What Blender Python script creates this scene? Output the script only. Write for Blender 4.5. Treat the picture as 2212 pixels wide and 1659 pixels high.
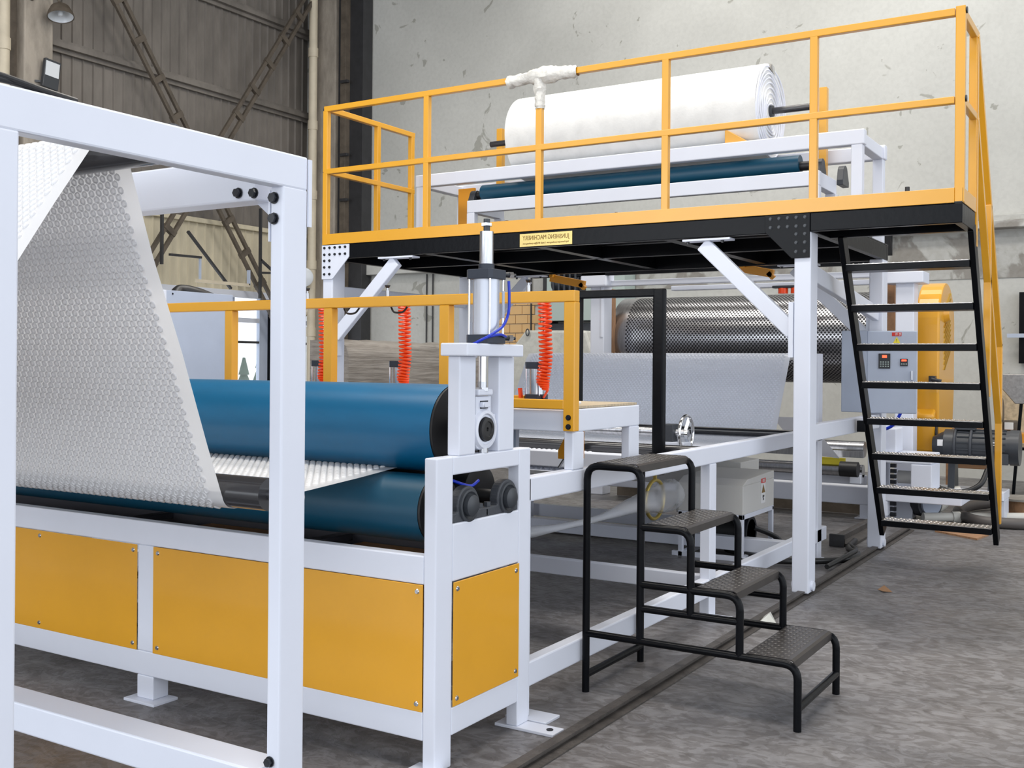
import bpy, bmesh, math, random
from mathutils import Vector, Matrix
random.seed(7)
SC = bpy.context.scene
for o in list(bpy.data.objects): bpy.data.objects.remove(o, do_unlink=True)
COL = SC.collection
# ------------------------------------------------------------------ camera
cam = bpy.data.cameras.new('camera'); co = bpy.data.objects.new('camera', cam); COL.objects.link(co)
yaw, pitch, roll = math.radians(31.592), math.radians(.034), math.radians(-.4646)
f_ = Vector((-math.sin(yaw)*math.cos(pitch), math.cos(yaw)*math.cos(pitch), -math.sin(pitch)))
r_ = Vector((math.cos(yaw), math.sin(yaw), 0)); d_ = f_.cross(r_)
r2 = math.cos(roll)*r_ + math.sin(roll)*d_; d2 = -math.sin(roll)*r_ + math.cos(roll)*d_
co.matrix_world = Matrix.Translation((0, 0, 1.45)) @ Matrix((r2, -d2, -f_)).transposed().to_4x4()
cam.sensor_width = 36; cam.lens = 2308.4/2212*36; cam.shift_y = -(829.5-786.0)/2212; cam.clip_end = 200
SC.camera = co
# ------------------------------------------------------------------ world, lamps, exposure
w = bpy.data.worlds.new('world'); SC.world = w; w.use_nodes = True
bg = w.node_tree.nodes['Background']; bg.inputs[0].default_value = (.88, .93, 1, 1); bg.inputs[1].default_value = 1.45
SC.view_settings.view_transform = 'Standard'; SC.view_settings.look = 'None'
SC.view_settings.gamma = 1; SC.view_settings.use_curve_mapping = False; SC.view_settings.exposure = 0.44
def area(name, loc, sx, sy, power, rot=(0, 0, 0), col=(1, .96, .90)):
    l = bpy.data.lights.new(name, 'AREA'); l.shape = 'RECTANGLE'; l.size = sx; l.size_y = sy; l.energy = power; l.color = col
    o = bpy.data.objects.new(name, l); COL.objects.link(o); o.location = loc; o.rotation_euler = rot; return o
area('ceiling_fill', (-3.5, 2, 9.2), 9, 2.2, 430)  # added area lamps under the ceiling for soft overhead light, no skylights modelled
area('ceiling_fill', (-3.5, 8, 9.2), 9, 2.2, 430)
area('front_fill', (-7, -5.6, 3.2), 6, 3.6, 170, (math.radians(90), 0, 0), (.92, .96, 1))  # added fill lamp for the front faces, no door stands there
area('ceiling_fill', (-3.5, 13, 9.2), 9, 1.2, 150)  # weaker added overhead lamp towards the back wall
# ------------------------------------------------------------------ materials
MT = {}
def mat(name, col, rough=.5, metal=0, spec=.5, coat=0, var=0, vscale=3, bump=0, bscale=60, col2=None, stretch=None, tr=0):
    m = bpy.data.materials.new(name); m.use_nodes = True; nt = m.node_tree; N = nt.nodes; L = nt.links
    b = N['Principled BSDF']; b.inputs['Base Color'].default_value = (*col, 1); b.inputs['Roughness'].default_value = rough
    b.inputs['Metallic'].default_value = metal; b.inputs['Specular IOR Level'].default_value = spec; b.inputs['Coat Weight'].default_value = coat
    b.inputs['Coat Roughness'].default_value = .15
    if var or bump:
        tc = N.new('ShaderNodeTexCoord'); mp = N.new('ShaderNodeMapping'); L.new(tc.outputs['Object'], mp.inputs[0])
        if stretch: mp.inputs['Scale'].default_value = stretch
    if var:
        n = N.new('ShaderNodeTexNoise'); n.inputs['Scale'].default_value = vscale; n.inputs['Detail'].default_value = 6; n.inputs['Roughness'].default_value = .62
        L.new(mp.outputs[0], n.inputs['Vector'])
        r = N.new('ShaderNodeValToRGB'); c2 = col2 or tuple(c*(1-var) for c in col)
        r.color_ramp.elements[0].position = .32; r.color_ramp.elements[1].position = .62
        r.color_ramp.elements[0].color = (*c2, 1); r.color_ramp.elements[1].color = (*col, 1)
        L.new(n.outputs[0], r.inputs[0]); L.new(r.outputs[0], b.inputs['Base Color'])
    if bump:
        n2 = N.new('ShaderNodeTexNoise'); n2.inputs['Scale'].default_value = bscale; n2.inputs['Detail'].default_value = 4
        L.new(mp.outputs[0], n2.inputs['Vector']); bp = N.new('ShaderNodeBump'); bp.inputs['Strength'].default_value = bump; bp.inputs['Distance'].default_value = .01
        L.new(n2.outputs[0], bp.inputs['Height']); L.new(bp.outputs[0], b.inputs['Normal'])
    MT[name] = m; return m
mat('white_paint', (.745, .775, .865), .38, var=.04, vscale=1.5)
mat('yellow_paint', (.77, .37, .020), .28, coat=.3, var=.06, vscale=2)
mat('yellow_dark', (.72, .30, .015), .35)
mat('black_paint', (.003, .0035, .005), .30, spec=.14, bump=.12, bscale=25)
mat('black_rubber', (.010, .010, .011), .45)
mat('cap_dark', (.020, .028, .045), .4)
mat('blue_rubber', (.000, .125, .275), .38, var=.18, vscale=4, stretch=(.3, 1, 1), bump=.05, bscale=20)
mat('teal_rubber', (.002, .070, .130), .42, var=.15, vscale=4, stretch=(.3, 1, 1))
mat('dark_roller', (.028, .028, .032), .22, coat=.4)
mat('steel', (.62, .63, .66), .25, 1, var=.3, vscale=14, stretch=(4, 4, .6))
mat('chrome', (.85, .86, .88), .1, 1)
mat('alu_tube', (.60, .63, .70), .34, .55)
mat('drum_steel', (.50, .50, .52), .25, 1, var=.25, vscale=20, stretch=(6, .4, .4))
mat('hole_black', (.006, .006, .01), .35)
mat('bearing_grey', (.045, .05, .06), .5, bump=.2)
mat('bolt_black', (.008, .01, .015), .35)
mat('brass', (.62, .47, .12), .32, .8)
mat('orange_hose', (.95, .075, .008), .3)
mat('blue_hose', (.003, .03, .48), .3)
mat('paper_white', (.86, .86, .84), .75, var=.10, vscale=7, bump=.1)
mat('paper_end', (.80, .82, .90), .7)
mat('wrap_film', (.78, .76, .70), .28, var=.2, vscale=12, bump=.8, bscale=30)
mat('tray_grey', (.10, .10, .118), .3, .2)
mat('cabinet_blue', (.46, .52, .64), .42, var=.10, vscale=1.6)
mat('concrete_col', (.42, .37, .31), .85, var=.45, vscale=4, bump=.4, bscale=18, stretch=(1, 1, .35))
mat('pipe_cream', (.66, .58, .44), .5, var=.15, vscale=3)
mat('wall_panel_brown', (.24, .215, .19), .6, var=.40, vscale=2.0, stretch=(1, 1, .3))
mat('wall_panel_cream', (.70, .63, .47), .55, var=.25, vscale=2.2, stretch=(1, 1, .3))
mat('rust_steel', (.13, .105, .08), .6, var=.4, vscale=6)
mat('dark_steel', (.035, .035, .038), .5, var=.3, vscale=6)
mat('rail_steel', (.075, .065, .058), .5, var=.5, vscale=12, bump=.3)
mat('beige_box', (.66, .65, .62), .45)
mat('motor_grey', (.035, .04, .048), .38)
mat('wood', (.42, .23, .12), .7, var=.4, vscale=9, stretch=(1, 6, 1))
mat('ply', (.55, .45, .31), .7, var=.4, vscale=16, stretch=(1, 8, 1))
mat('bundle_film', (.33, .30, .27), .35, var=.45, vscale=5, stretch=(1.4, .35, 5), bump=.9, bscale=9, col2=(.20, .175, .15))
mat('clear_wrap', (.62, .62, .57), .25, var=.2, vscale=8, bump=.6, bscale=14)
mat('brick_orange', (.75, .48, .22), .8)
mat('green_cab', (.42, .50, .47), .5)
mat('brown_board', (.30, .17, .09), .8)
mat('red_label', (.62, .03, .02), .5); mat('label_white', (.85, .85, .85), .5); mat('label_yellow', (.9, .75, .05), .5)
mat('brass_plate', (.72, .55, .20), .35, .5, var=.1, vscale=20)
mat('ink', (.22, .13, .03), .6); mat('ink_black', (.01, .01, .01), .6)
mat('grating', (.35, .34, .33), .35, .8, var=.3, vscale=30)
mat('tread_steel', (.60, .57, .54), .3, 1, var=.35, vscale=40)
mat('stool_tread', (.034, .029, .027), .33, var=.3, vscale=18)
mat('tree_green', (.05, .09, .06), .8)
mat('glass_lamp', (.72, .75, .78), .15)
mat('hose_black', (.012, .012, .013), .4); mat('hose_grey', (.10, .09, .085), .5); mat('pvc_white', (.7, .68, .62), .4)
def plastic(name, c, tw):
    m = bpy.data.materials.new(name); m.use_nodes = True; nt = m.node_tree; N = nt.nodes; L = nt.links
    b = N['Principled BSDF']; b.inputs['Base Color'].default_value = (*c, 1); b.inputs['Roughness'].default_value = .22; b.inputs['Specular IOR Level'].default_value = .6
    t = N.new('ShaderNodeBsdfTranslucent'); t.inputs[0].default_value = (*c, 1)
    mx = N.new('ShaderNodeMixShader'); mx.inputs[0].default_value = tw
    L.new(b.outputs[0], mx.inputs[1]); L.new(t.outputs[0], mx.inputs[2]); L.new(mx.outputs[0], N['Material Output'].inputs[0]); MT[name] = m
plastic('sheet_plastic', (.94, .94, .95), .33); plastic('sheet_far', (.86, .89, .98), .12)
def clear(name, c, a):
    m = bpy.data.materials.new(name); m.use_nodes = True; nt = m.node_tree; N = nt.nodes; L = nt.links
    b = N['Principled BSDF']; b.inputs['Base Color'].default_value = (*c, 1); b.inputs['Roughness'].default_value = .12; b.inputs['Alpha'].default_value = a; MT[name] = m
clear('clear_film', (.8, .82, .86), .42); clear('window_glass', (.85, .9, .95), .12)
# floor
m = bpy.data.materials.new('floor_concrete'); m.use_nodes = True; nt = m.node_tree; N = nt.nodes; L = nt.links; b = N['Principled BSDF']
tc = N.new('ShaderNodeTexCoord')
def noise(sc, det=6, dist=0, st=(1, 1, 1)):
    mp = N.new('ShaderNodeMapping'); mp.inputs['Scale'].default_value = st; L.new(tc.outputs['Object'], mp.inputs[0])
    n = N.new('ShaderNodeTexNoise'); n.inputs['Scale'].default_value = sc; n.inputs['Detail'].default_value = det; n.inputs['Distortion'].default_value = dist
    L.new(mp.outputs[0], n.inputs['Vector']); return n
def ramp(n, p0, p1, c0, c1):
    r = N.new('ShaderNodeValToRGB'); r.color_ramp.elements[0].position = p0; r.color_ramp.elements[1].position = p1
    r.color_ramp.elements[0].color = (*c0, 1); r.color_ramp.elements[1].color = (*c1, 1); L.new(n.outputs[0], r.inputs[0]); return r
def mul(a, b2, f=1.0, mode='MULTIPLY'):
    x = N.new('ShaderNodeMix'); x.data_type = 'RGBA'; x.blend_type = mode; x.inputs[0].default_value = f
    L.new(a.outputs[0] if a.bl_idname != 'ShaderNodeMix' else a.outputs[2], x.inputs[6]); L.new(b2.outputs[0] if b2.bl_idname != 'ShaderNodeMix' else b2.outputs[2], x.inputs[7]); return x
base = ramp(noise(1.1, 8, .6), .30, .72, (.150, .148, .156), (.268, .258, .260))
fine = ramp(noise(9, 9, 1.2), .30, .60, (.62, .60, .58), (1, 1, 1))
crk = ramp(noise(5, 12, 3.2, (1, 1.8, 1)), .485, .515, (.55, .52, .50), (1, 1, 1))
stain = ramp(noise(.75, 3, .3), .60, .72, (1, 1, 1), (.62, .58, .54))
x = mul(mul(mul(base, fine, .95), crk, .6), stain, .8)
L.new(x.outputs[2], b.inputs['Base Color'])
rr = ramp(noise(2.2, 5), .3, .7, (.30, .30, .30), (.58, .58, .58)); L.new(rr.outputs[0], b.inputs['Roughness'])
bp = N.new('ShaderNodeBump'); bp.inputs['Strength'].default_value = .45; bp.inputs['Distance'].default_value = .012
L.new(noise(14, 9, 1.5).outputs[0], bp.inputs['Height']); L.new(bp.outputs[0], b.inputs['Normal']); MT['floor'] = m
# plaster wall with flaking marks
m = bpy.data.materials.new('plaster_wall'); m.use_nodes = True; nt = m.node_tree; N = nt.nodes; L = nt.links; b = N['Principled BSDF']
tc = N.new('ShaderNodeTexCoord'); b.inputs['Roughness'].default_value = .8
base = ramp(noise(.5, 6, .4), .30, .70, (.50, .50, .47), (.62, .62, .585))
fk = ramp(noise(2.3, 10, 1.4), .655, .675, (1, 1, 1), (.55, .54, .50))
fine = ramp(noise(16, 6, .5), .3, .6, (.93, .93, .93), (1, 1, 1))
x = mul(mul(base, fk, .75), fine, 1); L.new(x.outputs[2], b.inputs['Base Color'])
bp = N.new('ShaderNodeBump'); bp.inputs['Strength'].default_value = .3; bp.inputs['Distance'].default_value = .02
L.new(noise(3, 9, 1.2).outputs[0], bp.inputs['Height']); L.new(bp.outputs[0], b.inputs['Normal']); MT['plaster'] = m
m = bpy.data.materials.new('bare_wall'); m.use_nodes = True; nt = m.node_tree; N = nt.nodes; L = nt.links; b = N['Principled BSDF']
tc = N.new('ShaderNodeTexCoord'); b.inputs['Roughness'].default_value = .85
base = ramp(noise(2.0, 8, 1.0, (1, 1, .7)), .47, .53, (.30, .285, .26), (.50, .50, .475)); fine = ramp(noise(12, 6, .5), .3, .6, (.85, .84, .82), (1, 1, 1))
x = mul(base, fine, 1); L.new(x.outputs[2], b.inputs['Base Color']); MT['bare'] = m
# ------------------------------------------------------------------ mesh builder
def ortho(d):
    d = Vector(d).normalized(); up = Vector((0, 0, 1)) if abs(d.z) < .95 else Vector((0, 1, 0))
    u = up.cross(d).normalized(); return d, u, d.cross(u).normalized()
class MB:
    def __init__(s): s.v = []; s.f = []; s.s = []
    def add(s, vs, fs, smooth=False):
        o = len(s.v); s.v += [tuple(v) for v in vs]; s.f += [tuple(i+o for i in f) for f in fs]; s.s += [smooth]*len(fs); return s
    def box(s, x0, x1, y0, y1, z0, z1):
        vs = [(x, y, z) for z in (z0, z1) for y in (y0, y1) for x in (x0, x1)]
        return s.add(vs, [(0, 2, 3, 1), (4, 5, 7, 6), (0, 1, 5, 4), (2, 6, 7, 3), (0, 4, 6, 2), (1, 3, 7, 5)])
    def bar(s, a, b, w, h, up=None):        # box-section bar from a to b, w sideways, h along 'up'
        a = Vector(a); b = Vector(b); d = (b-a).normalized()
        up = Vector(up) if up else (Vector((0, 0, 1)) if abs(d.z) < .95 else Vector((0, 1, 0)))
        u = up.cross(d).normalized(); v = d.cross(u).normalized()
        vs = [p + u*i*w/2 + v*j*h/2 for p in (a, b) for i, j in ((-1, -1), (1, -1), (1, 1), (-1, 1))]
        return s.add(vs, [(3, 2, 1, 0), (4, 5, 6, 7), (0, 1, 5, 4), (1, 2, 6, 5), (2, 3, 7, 6), (3, 0, 4, 7)])
    def cyl(s, a, b, r, n=24, r2=None, caps=True):
        a = Vector(a); b = Vector(b); d, u, v = ortho(b-a); r2 = r if r2 is None else r2
        A = [a + (u*math.cos(t)+v*math.sin(t))*r for t in [2*math.pi*i/n for i in range(n)]]
        B = [b + (u*math.cos(t)+v*math.sin(t))*r2 for t in [2*math.pi*i/n for i in range(n)]]
        s.add(A+B, [(i, (i+1) % n, n+(i+1) % n, n+i) for i in range(n)], True)
        if caps: s.add(A, [tuple(range(n))[::-1]]); s.add(B, [tuple(range(n))])
        return s
    def tube(s, pts, r, n=8, caps=True, closed=False):
        P = [Vector(p) for p in pts]; k = len(P); rings = []; u = None
        for i in range(k):
            if closed: t = P[(i+1) % k]-P[i-1]
            else: t = P[min(i+1, k-1)]-P[max(i-1, 0)]
            t.normalize()
            if u is None: _, u, v = ortho(t)
            u = (u - t*u.dot(t)).normalized(); v = t.cross(u)
            rings.append([P[i] + (u*math.cos(a)+v*math.sin(a))*r for a in [2*math.pi*j/n for j in range(n)]])
        vs = [q for R in rings for q in R]; fs = []
        for i in range(k if closed else k-1):
            for j in range(n):
                a = i*n+j; b_ = i*n+(j+1) % n; c = ((i+1) % k)*n+(j+1) % n; d = ((i+1) % k)*n+j; fs.append((a, b_, c, d))
        s.add(vs, fs, True)
        if caps and not closed: s.add(rings[0], [tuple(range(n))[::-1]]); s.add(rings[-1], [tuple(range(n))])
        return s
    def prism(s, poly, axis, lo, hi):       # poly of 2D points, extruded along axis
        def q(p, t): return {'x': (t, p[0], p[1]), 'y': (p[0], t, p[1]), 'z': (p[0], p[1], t)}[axis]
        n = len(poly); A = [q(p, lo) for p in poly]; B = [q(p, hi) for p in poly]
        return s.add(A+B, [tuple(range(n))[::-1], tuple(range(n, 2*n))] + [(i, (i+1) % n, n+(i+1) % n, n+i) for i in range(n)])
    def lathe(s, prof, c, axis='z', n=24):  # prof [(r, t)]
        c = Vector(c); ax = {'x': (1, 0, 0), 'y': (0, 1, 0), 'z': (0, 0, 1)}[axis] if isinstance(axis, str) else axis
        d, u, v = ortho(ax); vs = [c + d*t + (u*math.cos(a)+v*math.sin(a))*max(r, 1e-4) for r, t in prof for a in [2*math.pi*i/n for i in range(n)]]
        fs = [(k*n+i, k*n+(i+1) % n, (k+1)*n+(i+1) % n, (k+1)*n+i) for k in range(len(prof)-1) for i in range(n)]
        return s.add(vs, fs, True)
    def build(s, name, m, parent=None, bev=0, org=None, seg=2):
        me = bpy.data.meshes.new(name); o0 = Vector(org) if org else (root_loc(parent) if parent else Vector())
        me.from_pydata([(x-o0.x, y-o0.y, z-o0.z) for x, y, z in s.v], [], s.f)
        me.polygons.foreach_set('use_smooth', s.s); me.materials.append(MT[m])
        bm = bmesh.new(); bm.from_mesh(me); bmesh.ops.recalc_face_normals(bm, faces=bm.faces); bm.to_mesh(me); bm.free()
        if len(s.f) < 20000 and any(s.s): me.set_sharp_from_angle(angle=math.radians(50))
        o = bpy.data.objects.new(name, me); COL.objects.link(o)
        if parent: o.parent = parent
        elif org: o.location = org
        if bev:
            md = o.modifiers.new('bevel', 'BEVEL'); md.width = bev; md.segments = seg; md.limit_method = 'ANGLE'; md.angle_limit = math.radians(50)
        return o
def root_loc(p):
    while p.parent: p = p.parent
    return p.location
def thing(name, label, cat, loc=(0, 0, 0), group=None):
    o = bpy.data.objects.new(name, None); COL.objects.link(o); o.location = loc; o.empty_display_size = .1
    o['label'] = label; o['category'] = cat
    if group: o['group'] = group
    return o
def tag(o, label, cat, group=None, kind=None):
    o['label'] = label; o['category'] = cat
    if group: o['group'] = group
    if kind: o['kind'] = kind
    return o
def struct(o): o['kind'] = 'structure'; return o
def dup(o, off, parent=None):               # copy a mesh part (and its own children), shifted
    c = o.copy(); COL.objects.link(c); c.parent = parent or o.parent; c.location = o.location + Vector(off)
    for ch in [k for k in o.children]: 
        q = ch.copy(); COL.objects.link(q); q.parent = c
    return c
def box(name, m, p, *a, bev=.004): return MB().box(*a).build(name, m, p, bev)
def bolt(p, loc, ax, r=.012, h=.012, name='bolt', m='bolt_black'):
    a = Vector(loc); d = Vector(ax).normalized()
    return MB().cyl(a, a+d*.003, r*1.25, 12).cyl(a+d*.003, a+d*h, r, 6).build(name, m, p)
def fillet(pts, rad, n=5):
    P = [Vector(p) for p in pts]; out = [P[0]]
    for i in range(1, len(P)-1):
        a = (P[i-1]-P[i]); c = (P[i+1]-P[i]); r = min(rad, a.length*.49, c.length*.49); a = P[i]+a.normalized()*r; c = P[i]+c.normalized()*r
        for k in range(n+1): t = k/n; out.append(a*(1-t)**2 + P[i]*2*t*(1-t) + c*t*t)
    return out+[P[-1]]
def spline(pts, n=8):
    P = [Vector(p) for p in pts]; P = [P[0]*2-P[1]]+P+[P[-1]*2-P[-2]]; out = []
    for i in range(1, len(P)-2):
        for k in range(n):
            t = k/n; a, b_, c, d = P[i-1:i+3]
            out.append(.5*((2*b_)+(c-a)*t+(2*a-5*b_+4*c-d)*t*t+(3*b_-a-3*c+d)*t**3))
    return out+[P[-2]]
def text(s_, size, m, parent, mtx, name='lettering', sx=1.0, ext=.0006):
    cu = bpy.data.curves.new(name, 'FONT'); cu.body = s_; cu.size = size; cu.extrude = ext; cu.align_x = 'CENTER'; cu.align_y = 'CENTER'
    t = bpy.data.objects.new(name, cu); COL.objects.link(t); bpy.context.view_layer.update()
    me = bpy.data.meshes.new_from_object(t.evaluated_get(bpy.context.evaluated_depsgraph_get())); bpy.data.objects.remove(t)
    me.transform(mtx @ Matrix.Diagonal((sx, 1, 1, 1))); l = root_loc(parent); me.transform(Matrix.Translation(-l))
    me.materials.clear(); me.materials.append(MT[m]); o = bpy.data.objects.new(name, me); COL.objects.link(o); o.parent = parent; return o
def facing(loc, n):                         # text plane at loc whose normal is n (horizontal)
    n = Vector(n).normalized(); z = Vector((0, 0, 1)); x_ = z.cross(n)
    return Matrix.Translation(loc) @ Matrix((x_, z, n)).transposed().to_4x4()
# ------------------------------------------------------------------ the setting
WX, WY, CZ = -13.65, 15.0, 9.5
struct(MB().box(WX-.2, 8, -6, WY+.2, -.2, 0).build('floor', 'floor'))
struct(MB().box(WX-.2, 8, -6, WY+.2, CZ, CZ+.15).build('ceiling', 'wall_panel_brown'))
wl = struct(MB().box(WX-.25, WX-.12, -6, WY, 0, .9).box(WX-.25, WX-.12, -6, WY, 2.62, CZ).box(WX-.25, WX-.12, -6, 9.0, .9, 2.62).build('wall_left', 'wall_panel_brown'))
def rib_panel(z0, z1, m, xo):
    mb = MB(); prof = []; wd = .72; n = 4
    for i in range(n):
        y = i*wd/n; prof += [(0, y), (0, y+.135), (.028, y+.145), (.028, y+.158), (0, y+.168)]
    prof.append((0, wd)); k = len(prof)
    vs = [(p[0], p[1], z) for z in (z0, z1) for p in prof]
    mb.add(vs, [(i, i+1, k+i+1, k+i) for i in range(k-1)]); return mb.build('wall_panel', m, wl)
ph = rib_panel(3.72, CZ, 'wall_panel_brown', 0); ph.location = (WX-.06, 6.9, 0); 
for i in range(1, 11): dup(ph, (0, .72*i, 0))
pl = rib_panel(2.62, 3.72, 'wall_panel_cream', 0); pl.location = (WX-.02, 6.9, 0)
for i in range(1, 11): dup(pl, (0, .72*i, 0))
wr = struct(MB().box(WX-.2, 8, WY, WY+.2, 3.2, CZ).build('wall_back', 'plaster'))
struct(MB().box(WX-.2, 8, WY+.02, WY+.2, 0, 3.2).build('wall_back_lower', 'plaster'))
MB().box(-7.0, 8, WY+.004, WY+.03, 2.6, 3.2).build('bare_strip', 'bare', wr)
t1 = struct(MB().box(-4.6, 8, WY-.22, WY, 3.22, 3.32).box(-4.6, 8, WY-.12, WY, 3.32, 3.40).build('trim_1', 'bare', bev=.01))
MB().prism([(WY-.2, 3.22), (WY, 3.22), (WY, 2.95)], 'x', -3.35, -3.2).build('ledge_bracket', 'dark_steel', t1)
struct(MB().box(WX-.02, WX+.10, 9.3, WY, 5.93, 6.0).box(WX-.02, WX+.02, 9.3, WY, 5.87, 6.06).build('trim_2', 'wall_panel_brown'))
struct(MB().box(WX-.02, WX+.10, 9.3, WY, 7.46, 7.53).box(WX-.02, WX+.02, 9.3, WY, 7.4, 7.6).build('trim_3', 'wall_panel_brown'))
struct(MB().box(WX-.02, WX+.06, 9.3, WY, 3.72, 3.80).build('trim_4', 'wall_panel_cream', bev=.01))
struct(MB().box(WX-.02, WX+.06, 9.0, WY, 2.54, 2.66).build('trim_5', 'white_paint', bev=.005))
# window band in the left wall
win = struct(MB().box(WX-.2, WX-.02, 9.0, WY, .86, .92).build('window_1', 'white_paint'))
for y in (10.4, 11.8, 13.1): box('mullion', 'cabinet_blue', win, WX-.1, WX-.02, y-.03, y+.03, .92, 2.56)
box('mullion', 'cabinet_blue', win, WX-.1, WX-.02, 13.72, 13.92, .92, 2.56); box('mullion', 'black_paint', win, WX-.06, WX+.06, 13.92, 14.24, 0, 2.56)
box('transom', 'dark_steel', win, WX-.08, WX-.024, 9, WY, 1.76, 1.80); box('transom', 'white_paint', win, WX-.08, WX-.024, 9, WY, 2.12, 2.2)
MB().box(WX-.075, WX-.07, 9, WY, .92, 2.54).build('pane', 'window_glass', win)
# conifers and wire fence seen through the window
for i in range(1, 5):
    y = 15.2+i*.8; h = 1.2+.35*random.random(); t = thing('conifer', 'small dark conifer outside the factory window', 'tree', (-17.2-.3*(i % 2), y, 0), 'conifers outside the window')
    mb = MB()
    for k in range(5): mb.cyl((-17.2-.3*(i % 2), y, .15+k*h*.2), (-17.2-.3*(i % 2), y, .15+(k+1.5)*h*.2), .34-.055*k, 9, .03)
    mb.build('foliage', 'tree_green', t); MB().cyl((-17.2-.3*(i % 2), y, 0), (-17.2-.3*(i % 2), y, .4), .04, 8).build('trunk', 'rust_steel', t)
fw = thing('wire_fence', 'grey wire mesh fence panel outside the factory window', 'fence', (-16, 16.6, 0))
mb = MB()
for i in range(9): mb.cyl((-16, 16.2+i*.1, .9), (-16, 16.2+i*.1, 1.62), .008, 5)
for i in range(5): mb.cyl((-16, 16.2, .95+i*.15), (-16, 17.0, .95+i*.15), .008, 5)
mb.build('mesh', 'dark_steel', fw); MB().cyl((-16, 16.6, 0), (-16, 16.6, 1.8), .04, 8).build('post', 'dark_steel', fw)
# ------------------------------------------------------------------ columns, pipes, bracing on the left wall
t = thing('concrete_column', 'weathered concrete column with dark steel flanges in the room corner', 'column', (-12.9, 14.75, 0))
box('shaft', 'concrete_col', t, -13.35, -12.75, 14.62, 14.98, 0, CZ, bev=.02); box('flange', 'dark_steel', t, -12.75, -12.62, 14.70, 14.98, 0, CZ); box('flange', 'rust_steel', t, -12.62, -12.5, 14.6, 14.98, 0, CZ)
box('flange', 'dark_steel', t, -12.5, -12.2, 14.72, 14.98, 0, CZ)
for z in (3.2, 4.3, 5.1, 6.4): box('cleat', 'dark_steel', t, -12.58, -12.42, 14.55, 14.62, z, z+.05)
def pipe(label, x, y, z0, z1, r):
    t = thing('drain_pipe', label, 'pipe', (x, y, 0)); MB().cyl((x, y, z0), (x, y, z1), r, 16).build('pipe_run', 'pipe_cream', t)
    for z in (1.9, 3.1, 4.35, 5.6, 6.9): MB().cyl((x, y, z), (x, y, z+.16), r*1.18, 16).build('coupling', 'pipe_cream', t)
    return t
p1 = pipe('cream plastic drain pipe running up the corner column', -13.1, 14.42, 0, CZ, .075)
MB().tube([(-13.1, 14.42, 2.45), (-13.25, 14.3, 2.2), (-13.62, 14.0, 1.0)], .05, 8).build('branch_pipe', 'pipe_cream', p1)
pipe('cream plastic drain pipe beside the left pillar', -13.35, 8.62, 0, CZ, .08)
t = thing('concrete_pillar', 'flaking concrete pillar left of the corrugated wall, behind lamp', 'pillar', (-13.4, 9.35, 0))
box('shaft', 'concrete_col', t, -13.6, -13.25, 8.86, 9.30, 0, CZ, bev=.02); box('rib', 'rust_steel', t, -13.6, -13.42, 8.74, 8.86, 0, CZ)
t = thing('barn_lamp', 'brown dome wall lamp with white inside on a gooseneck, upper left', 'lamp', (-13.1, 9.5, 6.3))
MB().lathe([(.015, .20), (.05, .17), (.12, .12), (.165, .03), (.178, -.03), (.172, -.035), (.155, .02), (.11, .10), (.04, .145), (.001, .15)], (-13.0, 9.62, 6.42), (-.25, .1, 1)).build('shade', 'rust_steel', t)
MB().lathe([(.165, -.02), (.11, .085), (.03, .13)], (-13.0, 9.62, 6.42), (-.25, .1, 1)).build('reflector', 'glass_lamp', t)
MB().tube(spline([(-13.03, 9.63, 6.58), (-13.1, 9.6, 6.7), (-13.2, 9.45, 6.72), (-13.26, 9.36, 6.65)]), .016, 8).lathe([(.001, .03), (.045, .02), (.05, 0)], (-13.24, 9.34, 6.63), (1, 0, 0)).build('arm', 'rust_steel', t)
MB().lathe([(.001, -.02), (.03, -.01), (.035, .03), (.02, .07)], (-13.0, 9.62, 6.42)).build('bulb', 'glass_lamp', t); t.location += Vector((0, -.386, -.24))
t = thing('floodlight', 'square floodlight with dark housing and pale lens on the left pillar', 'floodlight', (-13.15, 9.55, 5.4))
MB().bar((-13.16, 9.42, 5.50), (-13.16, 9.66, 5.47), .06, .40).build('housing', 'motor_grey', t, .008)
MB().bar((-13.125, 9.44, 5.56), (-13.125, 9.645, 5.54), .01, .20).build('lens', 'glass_lamp', t)
MB().bar((-13.25, 9.36, 5.37), (-13.18, 9.45, 5.37), .03, .03).build('bracket', 'motor_grey', t); t.location += Vector((0, -.34, -.11))
def lattice(label, a, b):
    t = thing('lattice_brace', label, 'brace', a); a = Vector(a); b = Vector(b); d = (b-a).normalized(); s = Vector((0, -d.z, d.y))
    for k in (-1, 1):
        MB().bar(a+s*.085*k, b+s*.085*k, .06, .05, (1, 0, 0)).build('chord', 'rust_steel', t)
    L_ = (b-a).length; n = int(L_/.62); r0 = None
    for i in range(n+1):
        p = a+d*(i+.3)*.62
        if (p-a).length > L_: break
        o = MB().bar(p-s*.12, p+s*.12, .09, .07, (1, 0, 0)).build('batten', 'rust_steel', t)
lattice('brown steel lattice brace sloping down to the right on the left wall', (-13.25, 9.9, 7.42), (-13.25, 13.9, 1.95))
lattice('brown steel lattice brace sloping down to the left on the left wall', (-13.1, 14.5, 8.2), (-13.1, 10.6, 2.55))
t = thing('bracing_frame', 'thin dark steel angle bracing in front of the cream wall panels', 'bracing', (-12.95, 12, 2.6))
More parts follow.
